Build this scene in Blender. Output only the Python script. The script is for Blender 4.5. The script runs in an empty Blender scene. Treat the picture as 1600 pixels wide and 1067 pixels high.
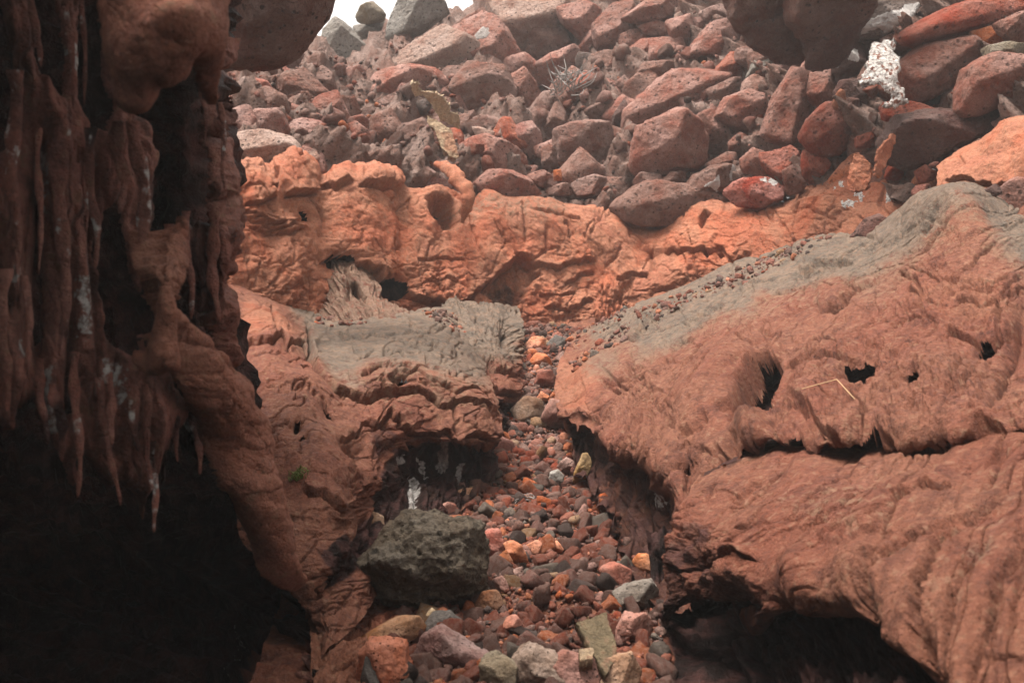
import bpy, bmesh, math, random
import numpy as np
from mathutils import Vector

SC = bpy.context.scene
COL = SC.collection
rnd = random.Random(7)
nr = np.random.RandomState(11)

# ------------------------------------------------------------------ camera
F = 1537.0                       # focal length in pixels of the 1600 px wide photograph
CAMZ = 1.6
PITCH = math.radians(6.8)
cam_data = bpy.data.cameras.new('camera')
cam_data.sensor_width = 36.0
cam_data.lens = 36.0 * F / 1600.0
cam_data.clip_start = 0.05
cam_data.clip_end = 500.0
cam_data.dof.use_dof = True
cam_data.dof.focus_distance = 6.6
cam_data.dof.aperture_fstop = 4.0
cam = bpy.data.objects.new('camera', cam_data)
cam.location = (0, 0, CAMZ)
cam.rotation_euler = (math.radians(90) - PITCH, 0, 0)
COL.objects.link(cam)
SC.camera = cam

# ------------------------------------------------------------------ sky and light (overcast day)
SUN_EL, SUN_AZ = math.radians(74), math.radians(-75)     # azimuth from +Y towards +X
world = bpy.data.worlds.new('World')
SC.world = world
world.use_nodes = True
wn, wl = world.node_tree.nodes, world.node_tree.links
wn.clear()
sky = wn.new('ShaderNodeTexSky')
sky.sky_type = 'NISHITA'
sky.sun_disc = False
sky.sun_elevation = SUN_EL
sky.sun_rotation = SUN_AZ
sky.dust_density = 4.0
hs = wn.new('ShaderNodeHueSaturation')
hs.inputs['Saturation'].default_value = 0.02           # cloud cover: white grey light
bg = wn.new('ShaderNodeBackground')
bg.inputs['Strength'].default_value = 0.06
wo = wn.new('ShaderNodeOutputWorld')
wl.new(sky.outputs[0], hs.inputs['Color'])
wm = wn.new('ShaderNodeMix'); wm.data_type = 'RGBA'; wm.blend_type = 'MULTIPLY'
wm.inputs[0].default_value = 1.0; wm.inputs[7].default_value = (1.0, 0.965, 0.925, 1)      # thin warm cloud
wl.new(hs.outputs[0], wm.inputs[6]); wl.new(wm.outputs[2], bg.inputs['Color'])
wl.new(bg.outputs[0], wo.inputs['Surface'])

sun_data = bpy.data.lights.new('sun', 'SUN')
sun_data.energy = 1.5
sun_data.angle = math.radians(30)
sun_data.color = (1.0, 0.945, 0.87)
sun = bpy.data.objects.new('sun', sun_data)
_sd = Vector((math.sin(SUN_AZ) * math.cos(SUN_EL), math.cos(SUN_AZ) * math.cos(SUN_EL), math.sin(SUN_EL)))
sun.rotation_euler = (-_sd).to_track_quat('-Z', 'Y').to_euler()
sun.location = _sd * 30
COL.objects.link(sun)

SC.view_settings.view_transform = 'Standard'
SC.view_settings.look = 'None'
SC.view_settings.exposure = 2.5
SC.view_settings.gamma = 1.0
SC.view_settings.use_curve_mapping = False
SC.cycles.max_bounces = 6
SC.cycles.diffuse_bounces = 4
SC.cycles.volume_bounces = 1

# ------------------------------------------------------------------ small maths
CAM = np.array([0, 0, CAMZ])
FW = np.array([0, math.cos(PITCH), -math.sin(PITCH)])
UP = np.array([0, math.sin(PITCH), math.cos(PITCH)])
RT = np.array([1.0, 0, 0])

def at(px, py, d):
    px, py, d = np.asarray(px, float), np.asarray(py, float), np.asarray(d, float)
    return CAM + d[..., None] * FW + ((px - 800) / F * d)[..., None] * RT + ((533.5 - py) / F * d)[..., None] * UP

_perm = np.arange(256); np.random.RandomState(3).shuffle(_perm)
_perm = np.concatenate([_perm, _perm, _perm]).astype(np.int32)
_g = np.array([[1,1,0],[-1,1,0],[1,-1,0],[-1,-1,0],[1,0,1],[-1,0,1],[1,0,-1],[-1,0,-1],
               [0,1,1],[0,-1,1],[0,1,-1],[0,-1,-1],[1,1,0],[0,-1,1],[-1,1,0],[0,-1,-1]], np.float32)

_gx, _gy, _gz = (np.ascontiguousarray(_g[:, k]) for k in range(3))

def perlin(x, y, z):
    x = np.asarray(x, np.float32); y = np.asarray(y, np.float32); z = np.asarray(z, np.float32)
    xf, yf, zf = np.floor(x), np.floor(y), np.floor(z)
    xi, yi, zi = xf.astype(np.int32) & 255, yf.astype(np.int32) & 255, zf.astype(np.int32) & 255
    x = x - xf; y = y - yf; z = z - zf
    u = x*x*x*(x*(x*6-15)+10); v = y*y*y*(y*(y*6-15)+10); w = z*z*z*(z*(z*6-15)+10)
    def gr(dx, dy, dz):
        h = _perm[_perm[_perm[xi+dx] + yi+dy] + zi+dz] & 15
        return _gx[h]*(x-dx) + _gy[h]*(y-dy) + _gz[h]*(z-dz)
    def lp(a, b, t): return a + t*(b-a)
    return lp(lp(lp(gr(0,0,0), gr(1,0,0), u), lp(gr(0,1,0), gr(1,1,0), u), v),
              lp(lp(gr(0,0,1), gr(1,0,1), u), lp(gr(0,1,1), gr(1,1,1), u), v), w)

def fbm(x, y, z, oct=4, gain=0.5, ridged=False):
    a, s, t = 1.0, 1.0, 0.0
    for k in range(oct):
        n = perlin(x*s + 17.3*k, y*s - 9.1*k, z*s + 4.7*k)
        if ridged: n = 1 - 2*np.abs(n)
        t = t + a*n
        a *= gain; s *= 2.03
    return t

_g2x = np.array([1, -1, 1, -1, 1.35, -1.35, 0.0, 0.0], np.float32); _g2y = np.array([1, 1, -1, -1, 0.0, 0.0, 1.35, -1.35], np.float32)
def perlin2(x, y, s=0):
    xf, yf = np.floor(x), np.floor(y)
    xi, yi = xf.astype(np.int32) & 255, yf.astype(np.int32) & 255
    x = (x - xf).astype(np.float32); y = (y - yf).astype(np.float32)
    u = x*x*x*(x*(x*6-15)+10); v = y*y*y*(y*(y*6-15)+10)
    a = _perm[xi + s]; b = _perm[xi + 1 + s]
    h = _perm[a+yi] & 7; n00 = _g2x[h]*x + _g2y[h]*y
    h = _perm[b+yi] & 7; n10 = _g2x[h]*(x-1) + _g2y[h]*y
    h = _perm[a+yi+1] & 7; n01 = _g2x[h]*x + _g2y[h]*(y-1)
    h = _perm[b+yi+1] & 7; n11 = _g2x[h]*(x-1) + _g2y[h]*(y-1)
    n0 = n00 + u*(n10-n00); n1 = n01 + u*(n11-n01)
    return n0 + v*(n1-n0)

def fbm2(x, y, oct=4, seed=0, gain=0.5, ridged=False):
    a, s, t = 0.9, 1.0, 0.0
    for k in range(oct):
        n = perlin2(x*s + 17.3*k, y*s - 9.1*k, int(seed*7 + k*3) % 250)
        if ridged: n = 1 - 2*np.abs(n)
        t = t + a*n
        a *= gain; s *= 2.03
    return t

def _hash2(i, j, s):
    h = (i.astype(np.int64)*73856093) ^ (j.astype(np.int64)*19349663) ^ (s*83492791)
    h = (h ^ (h >> 13)) * 1274126177 & 0x7fffffff
    h = (h ^ (h >> 15)) & 0xfffff
    return h.astype(np.float32) / 0xfffff

def worley(x, y, seed=1):
    """distance to the nearest cell border (roughly) and the cell's own random number"""
    xi, yi = np.floor(x), np.floor(y)
    f1 = np.full(np.shape(x), 9.0, np.float32); f2 = f1.copy(); cid = np.zeros(np.shape(x), np.float32)
    for dx in (-1, 0, 1):
        for dy in (-1, 0, 1):
            cx, cy = xi+dx, yi+dy
            d = np.hypot(cx + _hash2(cx, cy, seed) - x, cy + _hash2(cx, cy, seed+7) - y)
            m = d < f1
            f2 = np.where(m, f1, np.minimum(f2, d)); cid = np.where(m, _hash2(cx, cy, seed+13), cid); f1 = np.where(m, d, f1)
    return f2 - f1, cid

def sstep(a, b, x):
    t = np.clip((x - a) / (b - a), 0, 1)
    return t*t*(3-2*t)

def hermite(tk, Y, t):
    """non-uniform Catmull-Rom through Y (K,...) at tk, sampled at t"""
    Y = np.asarray(Y, float); K = len(tk)
    m = np.empty_like(Y)
    sec = (Y[1:] - Y[:-1]) / (tk[1:] - tk[:-1]).reshape((-1,) + (1,)*(Y.ndim-1))
    m[0], m[-1] = sec[0], sec[-1]
    if K > 2:
        h = (tk[1:] - tk[:-1]).reshape((-1,) + (1,)*(Y.ndim-1))
        m[1:-1] = (sec[:-1]*h[1:] + sec[1:]*h[:-1]) / (h[1:] + h[:-1])
    i = np.clip(np.searchsorted(tk, t, side='right') - 1, 0, K-2)
    sh = (-1,) + (1,)*(Y.ndim-1)
    h = (tk[i+1] - tk[i]).reshape(sh); s = ((t - tk[i]) / (tk[i+1] - tk[i])).reshape(sh)
    return ((2*s**3 - 3*s**2 + 1)*Y[i] + (s**3 - 2*s**2 + s)*h*m[i]
            + (-2*s**3 + 3*s**2)*Y[i+1] + (s**3 - s**2)*h*m[i+1])

def seg_dist(px, py, pts):
    """distance to a polyline, side (+ = above a line drawn left to right), position 0..1 along it"""
    pts = np.asarray(pts, float)
    L = np.hypot(*(pts[1:] - pts[:-1]).T); cum = np.concatenate([[0], np.cumsum(L)])
    best = np.full(px.shape, 1e9); side = np.ones(px.shape); pos = np.zeros(px.shape)
    for k in range(len(pts)-1):
        ax, ay = pts[k]; bx, by = pts[k+1]; dx, dy = bx-ax, by-ay
        t = np.clip(((px-ax)*dx + (py-ay)*dy) / (dx*dx + dy*dy + 1e-9), 0, 1)
        qx, qy = px - ax - t*dx, py - ay - t*dy
        d = np.hypot(qx, qy); m = d < best
        best = np.where(m, d, best)
        side = np.where(m, np.where(dx*qy - dy*qx < 0, 1.0, -1.0), side)
        pos = np.where(m, (cum[k] + t*L[k]) / cum[-1], pos)
    return best, side, pos

def in_poly(px, py, pts):
    """signed distance, positive inside"""
    pts = list(pts)
    ins = np.zeros(px.shape, bool)
    for k in range(len(pts)):
        x1, y1 = pts[k]; x2, y2 = pts[(k+1) % len(pts)]
        if y1 == y2: continue
        c = ((y1 > py) != (y2 > py)) & (px < (x2-x1)*(py-y1)/(y2-y1) + x1)
        ins ^= c
    d = seg_dist(px, py, pts + [pts[0]])[0]
    return np.where(ins, d, -d)

# ------------------------------------------------------------------ mesh output
def raw_mesh(name, V, faces, mask=None, uv=None, smooth=True, tint=None):
    V = np.ascontiguousarray(V, np.float32); faces = np.ascontiguousarray(faces, np.int32)
    me = bpy.data.meshes.new(name)
    n, k = faces.shape
    me.vertices.add(len(V)); me.vertices.foreach_set('co', V.ravel())
    me.loops.add(n*k); me.loops.foreach_set('vertex_index', faces.ravel())
    me.polygons.add(n)
    me.polygons.foreach_set('loop_start', np.arange(0, n*k, k, dtype=np.int32))
    me.polygons.foreach_set('loop_total', np.full(n, k, np.int32))
    if smooth: me.polygons.foreach_set('use_smooth', np.ones(n, bool))
    if mask is not None:
        a = me.attributes.new('mask', 'FLOAT_COLOR', 'POINT'); a.data.foreach_set('color', np.ascontiguousarray(mask, np.float32).ravel())
    if tint is not None:
        a = me.attributes.new('tint', 'FLOAT_COLOR', 'POINT'); a.data.foreach_set('color', np.ascontiguousarray(tint, np.float32).ravel())
    if uv is not None:
        l = me.uv_layers.new(name='flow'); l.data.foreach_set('uv', np.ascontiguousarray(uv[faces.ravel()], np.float32).ravel())
    me.update(calc_edges=True)
    me.validate()
    return me

def link(name, me, mat=None, parent=None, loc=None, **props):
    o = bpy.data.objects.new(name, me)
    COL.objects.link(o)
    if mat is not None and me is not None and not me.materials: me.materials.append(mat)
    if parent is not None: o.parent = parent
    if loc is not None: o.location = loc
    for k, v in props.items(): o[k] = v
    return o

STEP = 1.7      # grid spacing of the lava skins in photograph pixels

class Sheet:
    """A lava skin laid through rows of points (photo x, photo y, distance); rows run left to right, top to bottom."""
    def __init__(s, rows, step=1.0, nu=None, nv=None, chord=False):
        st = STEP*step
        R = []
        wmax = 0
        for r in rows:
            r = np.asarray(r, float)
            L = np.hypot(*(np.diff(r[:, :2], axis=0)).T)
            wmax = max(wmax, L.sum())
        nu = nu or int(wmax/st) + 2
        for r in rows:
            r = np.asarray(r, float)
            if chord:
                L = np.hypot(*(np.diff(r[:, :2], axis=0)).T) + 1e-6
                t = np.concatenate([[0], np.cumsum(L)])
            else:
                t = np.maximum.accumulate(r[:, 0] + np.arange(len(r))*1e-3)
            t = (t - t[0]) / (t[-1] - t[0])
            R.append(hermite(t, r, np.linspace(0, 1, nu)))
        R = np.array(R)
        dl = np.hypot(R[1:, :, 0]-R[:-1, :, 0], R[1:, :, 1]-R[:-1, :, 1]).mean(1) + np.abs(R[1:, :, 2]-R[:-1, :, 2]).mean(1)*60 + 0.5
        tk = np.concatenate([[0], np.cumsum(dl)])
        nv = nv or int(tk[-1]/st) + 2
        G = hermite(tk, R, np.linspace(0, tk[-1], nv))
        s.px, s.py, s.d = G[..., 0], G[..., 1], G[..., 2]
        s.finish_base()

    def finish_base(s):
        s.P = at(s.px, s.py, s.d)
        gu = np.gradient(s.P, axis=1); gv = np.gradient(s.P, axis=0)
        n = np.cross(gu, gv)
        n /= np.linalg.norm(n, axis=2, keepdims=True) + 1e-9
        if np.mean(np.einsum('ijk,ijk->ij', n, CAM - s.P)) < 0: n = -n
        s.N = n
        s.U = np.cumsum(np.linalg.norm(gu, axis=2), axis=1)
        s.V = np.cumsum(np.linalg.norm(gv, axis=2), axis=0)
        s.h = np.zeros(s.px.shape)
        s.edge = np.zeros(s.px.shape)
        s.mask = np.zeros(s.px.shape + (4,))
        s.keep = np.ones(s.px.shape, bool)
        s.mpp = s.d / F                      # metres per photo pixel

    def near(s, pts, margin):
        p = np.asarray(pts, float); a, b = p.min(0)-margin, p.max(0)+margin
        return np.nonzero((s.px > a[0]) & (s.px < b[0]) & (s.py > a[1]) & (s.py < b[1]))

    def jit(s, amp, wl, seed, sel):
        x, y = s.px[sel], s.py[sel]
        return (x + amp*fbm2(x/wl, y/wl, 3, seed), y + amp*fbm2(x/wl+31, y/wl+7, 3, seed+5))

    def bump(s, cx, cy, rx, ry, h, ang=0, p=2.0):
        c, k = math.cos(math.radians(ang)), math.sin(math.radians(ang))
        dx, dy = s.px-cx, s.py-cy
        q = ((dx*c + dy*k)/rx)**2 + ((-dx*k + dy*c)/ry)**2
        s.h += h*np.exp(-np.power(q, p/2.0))
        return s

    def crack(s, pts, w=2.5, depth=0.03, j=4, wl=14, seed=0, taper=True):
        sel = s.near(pts, 4*w + 2*j)
        x, y = s.jit(j, wl, seed, sel)
        d, _, pos = seg_dist(x, y, pts)
        t = np.sqrt(np.clip(4*pos*(1-pos), 0, 1)) if taper else 1
        g = np.exp(-(d/w)**2) * t
        s.h[sel] -= depth*g
        return s

    def scarp(s, pts, h=0.05, rng=60, j=6, wl=22, seed=0, soft=1.3, under=0.3):
        """the skin above the line stands proud of what is below it"""
        sel = s.near(pts, 4*rng + 2*j)
        x, y = s.jit(j, wl, seed, sel)
        d, side, pos = seg_dist(x, y, pts)
        sd = d*side
        fade = sstep(0, 0.08, pos) * (1 - sstep(0.92, 1, pos))
        a = sstep(-soft, soft, sd)
        s.h[sel] += h*fade*(a*np.exp(-np.maximum(sd, 0)/rng) - under*(1-a)*np.exp(-np.maximum(-sd, 0)/(rng*0.25)))
        s.h[sel] -= fade*(0.025 + 0.6*h)*np.exp(-((sd + 2.2)/1.7)**2)          # dark undercut right below the edge
        return s

    def pit(s, pts, depth, j=4, wl=14, seed=0, edge=3.0):
        sel = s.near(pts, 3*edge + 2*j)
        x, y = s.jit(j, wl, seed, sel)
        q = in_poly(x, y, pts)
        s.h[sel] -= depth*sstep(-edge*0.3, edge, q)
        return s

    def hole(s, pts, j=4, wl=30, seed=0, curl=0.0, rng=9.0):
        sel = s.near(pts, 2*j + 5*rng)
        x, y = s.jit(j, wl, seed, sel)
        q = in_poly(x, y, pts)
        s.keep[sel] &= ~(q > 0)
        if curl: s.edge[sel] = np.maximum(s.edge[sel], curl*np.exp(np.minimum(q, 0)/rng))      # the torn edge bends back
        return s

    def cut(s, pts, j=4, wl=30, seed=0, curl=0.0, rng=9.0):
        sel = s.near(pts, 1e5)
        x, y = s.jit(j, wl, seed, sel)
        q = in_poly(x, y, pts)
        s.keep[sel] &= (q > 0)
        if curl: s.edge[sel] = np.maximum(s.edge[sel], curl*np.exp(-np.maximum(q, 0)/rng))
        return s

    def tint(s, ch, pts, feather=20, amt=1.0, j=10, wl=40, seed=0):
        sel = s.near(pts, feather + 2*j)
        x, y = s.jit(j, wl, seed, sel)
        q = in_poly(x, y, pts)
        s.mask[sel + (ch,)] = np.maximum(s.mask[sel + (ch,)], amt*sstep(-feather, feather, q))
        return s

    def tint_all(s, ch, v):
        s.mask[..., ch] = np.maximum(s.mask[..., ch], v); return s

    def rough(s, amp, wl, oct=4, ridged=False, seed=0, sx=1.0, sy=1.0, region=None, ang=0, gain=0.5):
        """noise in flow space; wl in metres, sx / sy stretch"""
        c, k = math.cos(math.radians(ang)), math.sin(math.radians(ang))
        u = (s.U*c + s.V*k)/wl/sx; v = (-s.U*k + s.V*c)/wl/sy
        n = fbm2(u, v, oct, seed, gain=gain, ridged=ridged)
        s.h += amp*n*(1 if region is None else region)
        return s

    def streak(s, amp, wl, ang, stretch=8, oct=3, seed=0, region=None, ridged=False):
        """noise stretched along a direction in the photo (degrees from +x, downwards positive), wl in photo px across"""
        c, k = math.cos(math.radians(ang)), math.sin(math.radians(ang))
        a = (s.px*c + s.py*k)/wl/stretch; b = (-s.px*k + s.py*c)/wl
        w = 0.6*fbm2(a*2, b*0.3, 2, seed+9)
        n = fbm2(a, b + w, oct, seed, ridged=ridged)
        s.h += amp*n*(1 if region is None else region)
        return s

    def cracknet(s, wl, w, depth, seed=1, sx=1.0, sy=1.0, amount=0.5, region=None):
        x = s.px/wl/sx; y = s.py/wl/sy
        wx = fbm2(x*1.7, y*1.7, 3, seed); wy = fbm2(x*1.7+9, y*1.7+5, 3, seed+3)
        e, cid = worley(x + 0.35*wx, y + 0.35*wy, seed)
        m = sstep(0.5-amount, 0.9-amount, 0.5 + 0.8*fbm2(x*0.5, y*0.5, 2, seed+8))
        g = np.exp(-(e/w)**2) * m
        if region is not None: g = g*region
        s.h -= depth*g
        s.h += depth*0.5*(cid-0.5)*m*(1 if region is None else region)
        return s

    def _ab(s, ang, ab):
        if ab is not None: return ab
        c, k = math.cos(math.radians(ang)), math.sin(math.radians(ang))
        return s.px*c + s.py*k, -s.px*k + s.py*c

    def terrace(s, step, wl, ang=0, stretch=3.0, K=4.0, oct=5, seed=0, region=None, ab=None, gain=.5):
        """broken, peeling layers: steps along the contours of a noise field"""
        a, b = s._ab(ang, ab)
        n = fbm2(a/wl/stretch, b/wl, oct, seed, gain=gain)*K
        f = n - np.floor(n)
        s.h += step*(np.floor(n) + sstep(0, .10, f) + 0.25*f)*(1 if region is None else region)
        return s

    def grooves(s, depth, wl, ang=0, stretch=8.0, w=.06, oct=3, seed=0, region=None, ab=None, amount=.5):
        """long wandering cracks along a direction"""
        a, b = s._ab(ang, ab)
        n = fbm2(a/wl/stretch, b/wl + .5*fbm2(a/wl/2, b/wl/2, 2, seed+3), oct, seed)
        m = sstep(.5-amount, .9-amount, .5 + .8*fbm2(a/wl/stretch*1.6+5, b/wl*.35, 2, seed+6))
        s.h -= depth*np.exp(-(n/w)**2)*m*(1 if region is None else region)
        return s

    def flow(s, ang):
        c, k = math.cos(math.radians(ang)), math.sin(math.radians(ang)); m = float(np.mean(s.mpp))
        s.V, s.U = (s.px*c + s.py*k)*m, (-s.px*k + s.py*c)*m
        return s

    def core(s, name, offset, mat, skip=4, dark=.75, where=None):
        """the rock under a hollow crust, seen through its holes"""
        V = (s.P - s.N*(offset + 0.04*fbm2(s.U*9, s.V*9, 3, 77))[..., None])[::skip, ::skip]
        nv, nu = V.shape[:2]; idx = np.arange(nv*nu).reshape(nv, nu)
        q = np.stack([idx[:-1, :-1], idx[1:, :-1], idx[1:, 1:], idx[:-1, 1:]], -1).reshape(-1, 4)
        if where is not None:
            w = where[::skip, ::skip]; q = q[(w[:-1, :-1] & w[1:, :-1] & w[1:, 1:] & w[:-1, 1:]).ravel()]
        m = np.zeros((nv*nu, 4)); m[:, 2] = dark  # dark tint paints the shade inside the holes
        me = raw_mesh(name, V.reshape(-1, 3), q, mask=m, uv=np.stack([s.U, s.V], -1)[::skip, ::skip].reshape(-1, 2))
        return link(name, me, mat, kind='structure')

    def region(s, pts, feather=25):
        return sstep(-feather, feather, in_poly(s.px, s.py, pts))

    def build(s, name, mat, thick=0.0, **props):
        Vt = s.P + s.N*(s.h - s.edge)[..., None]
        nv, nu = s.px.shape
        idx = np.arange(nv*nu).reshape(nv, nu)
        q = np.stack([idx[:-1, :-1], idx[1:, :-1], idx[1:, 1:], idx[:-1, 1:]], -1).reshape(-1, 4)
        k = (s.keep[:-1, :-1] & s.keep[1:, :-1] & s.keep[1:, 1:] & s.keep[:-1, 1:]).reshape(-1)
        q = q[k]
        used = np.zeros(nv*nu, bool); used[q.ravel()] = True
        rem = np.cumsum(used) - 1
        org = np.zeros(3)
        if 'category' in props:
            U_ = Vt.reshape(-1, 3)[used]; org = np.array([U_[:, 0].mean(), U_[:, 1].mean(), U_[:, 2].min()])
            props['loc'] = tuple(org)
        me = raw_mesh(name, Vt.reshape(-1, 3)[used] - org, rem[q], mask=s.mask.reshape(-1, 4)[used],
                      uv=np.stack([s.U, s.V], -1).reshape(-1, 2)[used])
        o = link(name, me, mat, **props)
        if thick:
            # wind the faces so that their normals point at the camera, then give the skin a back
            m = o.modifiers.new('thickness', 'SOLIDIFY'); m.thickness = thick; m.offset = -1
            p = me.polygons[0]
            if p.normal.dot(Vector(CAM - org) - p.center) < 0: m.offset = 1
            m.use_even_offset = False
        s.final = Vt
        return o
# ------------------------------------------------------------------ materials
class NT:
    def __init__(s, name):
        s.m = bpy.data.materials.new(name); s.m.use_nodes = True
        s.t = s.m.node_tree; s.t.nodes.clear()
    def n(s, typ, ins=None, **kw):
        nd = s.t.nodes.new(typ)
        for k, v in kw.items(): setattr(nd, k, v)
        for k, v in (ins or {}).items():
            sock = nd.inputs[k]
            if isinstance(v, bpy.types.NodeSocket): s.t.links.new(v, sock)
            else: sock.default_value = v
        return nd
    def math(s, op, a, b=0.0, clamp=False):
        nd = s.n('ShaderNodeMath', operation=op, use_clamp=clamp)
        for i, v in enumerate((a, b)):
            if isinstance(v, bpy.types.NodeSocket): s.t.links.new(v, nd.inputs[i])
            else: nd.inputs[i].default_value = v
        return nd.outputs[0]
    def ramp(s, x, a, b):
        nd = s.n('ShaderNodeMapRange', {'Value': x, 'From Min': a, 'From Max': b}, interpolation_type='SMOOTHSTEP')
        return nd.outputs[0]
    def mix(s, f, a, b):
        nd = s.n('ShaderNodeMix', data_type='RGBA')
        for i, v in ((0, f), (6, a), (7, b)):
            if isinstance(v, bpy.types.NodeSocket): s.t.links.new(v, nd.inputs[i])
            else: nd.inputs[i].default_value = v if i == 0 else (*v, 1)
        return nd.outputs[2]
    def noise(s, vec, scale, det=6, rough=0.55, dist=0.0):
        return s.n('ShaderNodeTexNoise', {'Vector': vec, 'Scale': scale, 'Detail': det, 'Roughness': rough, 'Distortion': dist}).outputs[0]
    def bump(s, h, dist, strength=1.0, prev=None):
        d = {'Height': h, 'Distance': dist, 'Strength': strength}
        if prev is not None: d['Normal'] = prev
        return s.n('ShaderNodeBump', d).outputs[0]
    def scale_col(s, col, f):
        nd = s.n('ShaderNodeVectorMath', operation='SCALE')
        s.t.links.new(col, nd.inputs[0]); s.t.links.new(f, nd.inputs['Scale'])
        return nd.outputs[0]

def skin_material(name, A, B, Cc, fine=1.0, spec=0.2):
    """smooth lava lining; mask R ash, G white crust, B dark glaze and painted shade, A orange / ochre"""
    t = NT(name)
    co = t.n('ShaderNodeTexCoord').outputs['Object']
    uv = t.n('ShaderNodeUVMap', uv_map='flow').outputs[0]
    at_ = t.n('ShaderNodeAttribute', attribute_name='mask')
    sep = t.n('ShaderNodeSeparateColor', {0: at_.outputs['Color']})
    R, G, Bm, Am = sep.outputs[0], sep.outputs[1], sep.outputs[2], at_.outputs['Alpha']
    n1 = t.noise(co, 1.7, 9, 0.6, 0.4)
    n2 = t.noise(co, 7.0, 8, 0.62)
    n3 = t.noise(co, 38.0, 5, 0.65)
    n4 = t.noise(co, 17.0, 8, 0.7)
    mp = t.n('ShaderNodeMapping', {'Vector': uv, 'Scale': (22, 2.2, 1)}).outputs[0]
    st = t.noise(mp, 1.0, 5, 0.6, 0.5)
    col = t.mix(t.ramp(n1, 0.36, 0.64), A, B)
    col = t.mix(t.math('MULTIPLY', t.ramp(n2, 0.5, 0.68), 0.6), col, Cc)
    pinkish = t.n('ShaderNodeHueSaturation', {'Hue': .495, 'Saturation': 0.85, 'Value': 1.3, 'Color': col}).outputs[0]
    col = t.mix(t.math('MULTIPLY', t.ramp(st, 0.53, 0.68), 0.22), col, pinkish)
    col = t.mix(t.math('MULTIPLY', t.ramp(st, 0.44, 0.34), 0.25), col, Cc)
    og = t.mix(t.ramp(n1, 0.35, 0.62), (0.40, 0.112, 0.052), (0.39, 0.18, 0.105))
    og = t.mix(t.math('MULTIPLY', t.ramp(n1, 0.5, 0.66), 0.55), og, (0.28, 0.062, 0.032))
    col = t.mix(t.math('MULTIPLY', Am, t.ramp(t.math('ADD', Am, n1), 0.55, 1.0)), col, og)
    ash = t.mix(t.ramp(n2, 0.35, 0.68), (0.098, 0.082, 0.064), (0.18, 0.132, 0.096))
    ash = t.mix(t.math('MULTIPLY', t.ramp(n4, 0.48, 0.62), 0.45), ash, (0.19, 0.105, 0.066))
    ash = t.mix(t.ramp(R, 0.85, 0.35), ash, (0.18, 0.098, 0.062))
    col = t.mix(t.math('MULTIPLY', t.ramp(t.math('ADD', R, t.math('ADD', t.math('MULTIPLY', t.math('SUBTRACT', t.ramp(n4, .35, .65), 0.5), 0.8), t.math('MULTIPLY', t.math('SUBTRACT', t.ramp(n3, .35, .65), 0.5), 0.45))), 0.08, 0.72), 0.92), col, ash)
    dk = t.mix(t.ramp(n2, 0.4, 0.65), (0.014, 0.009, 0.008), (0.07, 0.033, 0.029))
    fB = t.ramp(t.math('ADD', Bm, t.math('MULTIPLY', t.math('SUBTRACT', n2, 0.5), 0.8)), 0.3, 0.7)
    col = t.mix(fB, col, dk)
    wh = t.mix(t.ramp(n3, 0.35, 0.6), (0.25, 0.215, 0.195), (0.52, 0.485, 0.455))
    fW = t.ramp(t.math('ADD', G, t.math('MULTIPLY', t.math('SUBTRACT', n3, 0.5), 1.0)), 0.42, 0.62)
    col = t.mix(fW, col, wh)
    r3, r4 = t.ramp(n3, 0.36, 0.64), t.ramp(n4, 0.36, 0.64)
    r5 = t.ramp(t.noise(co, 105.0, 3, 0.6), 0.34, 0.62)
    grime_pits = t.math('ADD', t.math('ADD', 0.50, t.math('MULTIPLY', r3, 0.34)), t.math('ADD', t.math('MULTIPLY', r4, 0.30), t.math('ADD', t.math('MULTIPLY', t.ramp(st, .38, .62), 0.07), t.math('MULTIPLY', r5, 0.22))))
    pv = t.n('ShaderNodeTexVoronoi', {'Vector': co, 'Scale': 34.0}).outputs['Distance']
    grime_pits = t.math('MULTIPLY', grime_pits, t.math('ADD', 0.45, t.math('MULTIPLY', t.ramp(t.math('ADD', pv, t.math('MULTIPLY', r4, .22)), 0.10, 0.22), 0.55)))  # dark spots paint the shade of small pits into the colour
    col = t.scale_col(col, grime_pits)
    rough = t.n('ShaderNodeMix', {0: fB, 2: 0.76, 3: 0.5}).outputs[0]
    rough = t.math('ADD', rough, t.math('MULTIPLY', t.math('SUBTRACT', r4, .5), .22))
    fn = t.noise(co, 60.0*fine, 6, 0.7)
    nb = t.bump(n4, 0.055, 0.7)
    nb = t.bump(st, 0.006, 0.3, nb)
    nb = t.bump(fn, 0.020/fine, 0.9, nb)
    vor = t.n('ShaderNodeTexVoronoi', {'Vector': co, 'Scale': 75.0}).outputs['Distance']
    nb = t.bump(t.ramp(vor, 0.10, 0.32), 0.008, 0.6, nb)
    b = t.n('ShaderNodeBsdfPrincipled', {'Base Color': col, 'Roughness': rough, 'Normal': nb, 'Specular IOR Level': t.math('MULTIPLY', spec, t.math('SUBTRACT', 1.0, t.math('MULTIPLY', fB, 0.8)))})
    o = t.n('ShaderNodeOutputMaterial', {'Surface': b.outputs[0]})
    return t.m

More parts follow.
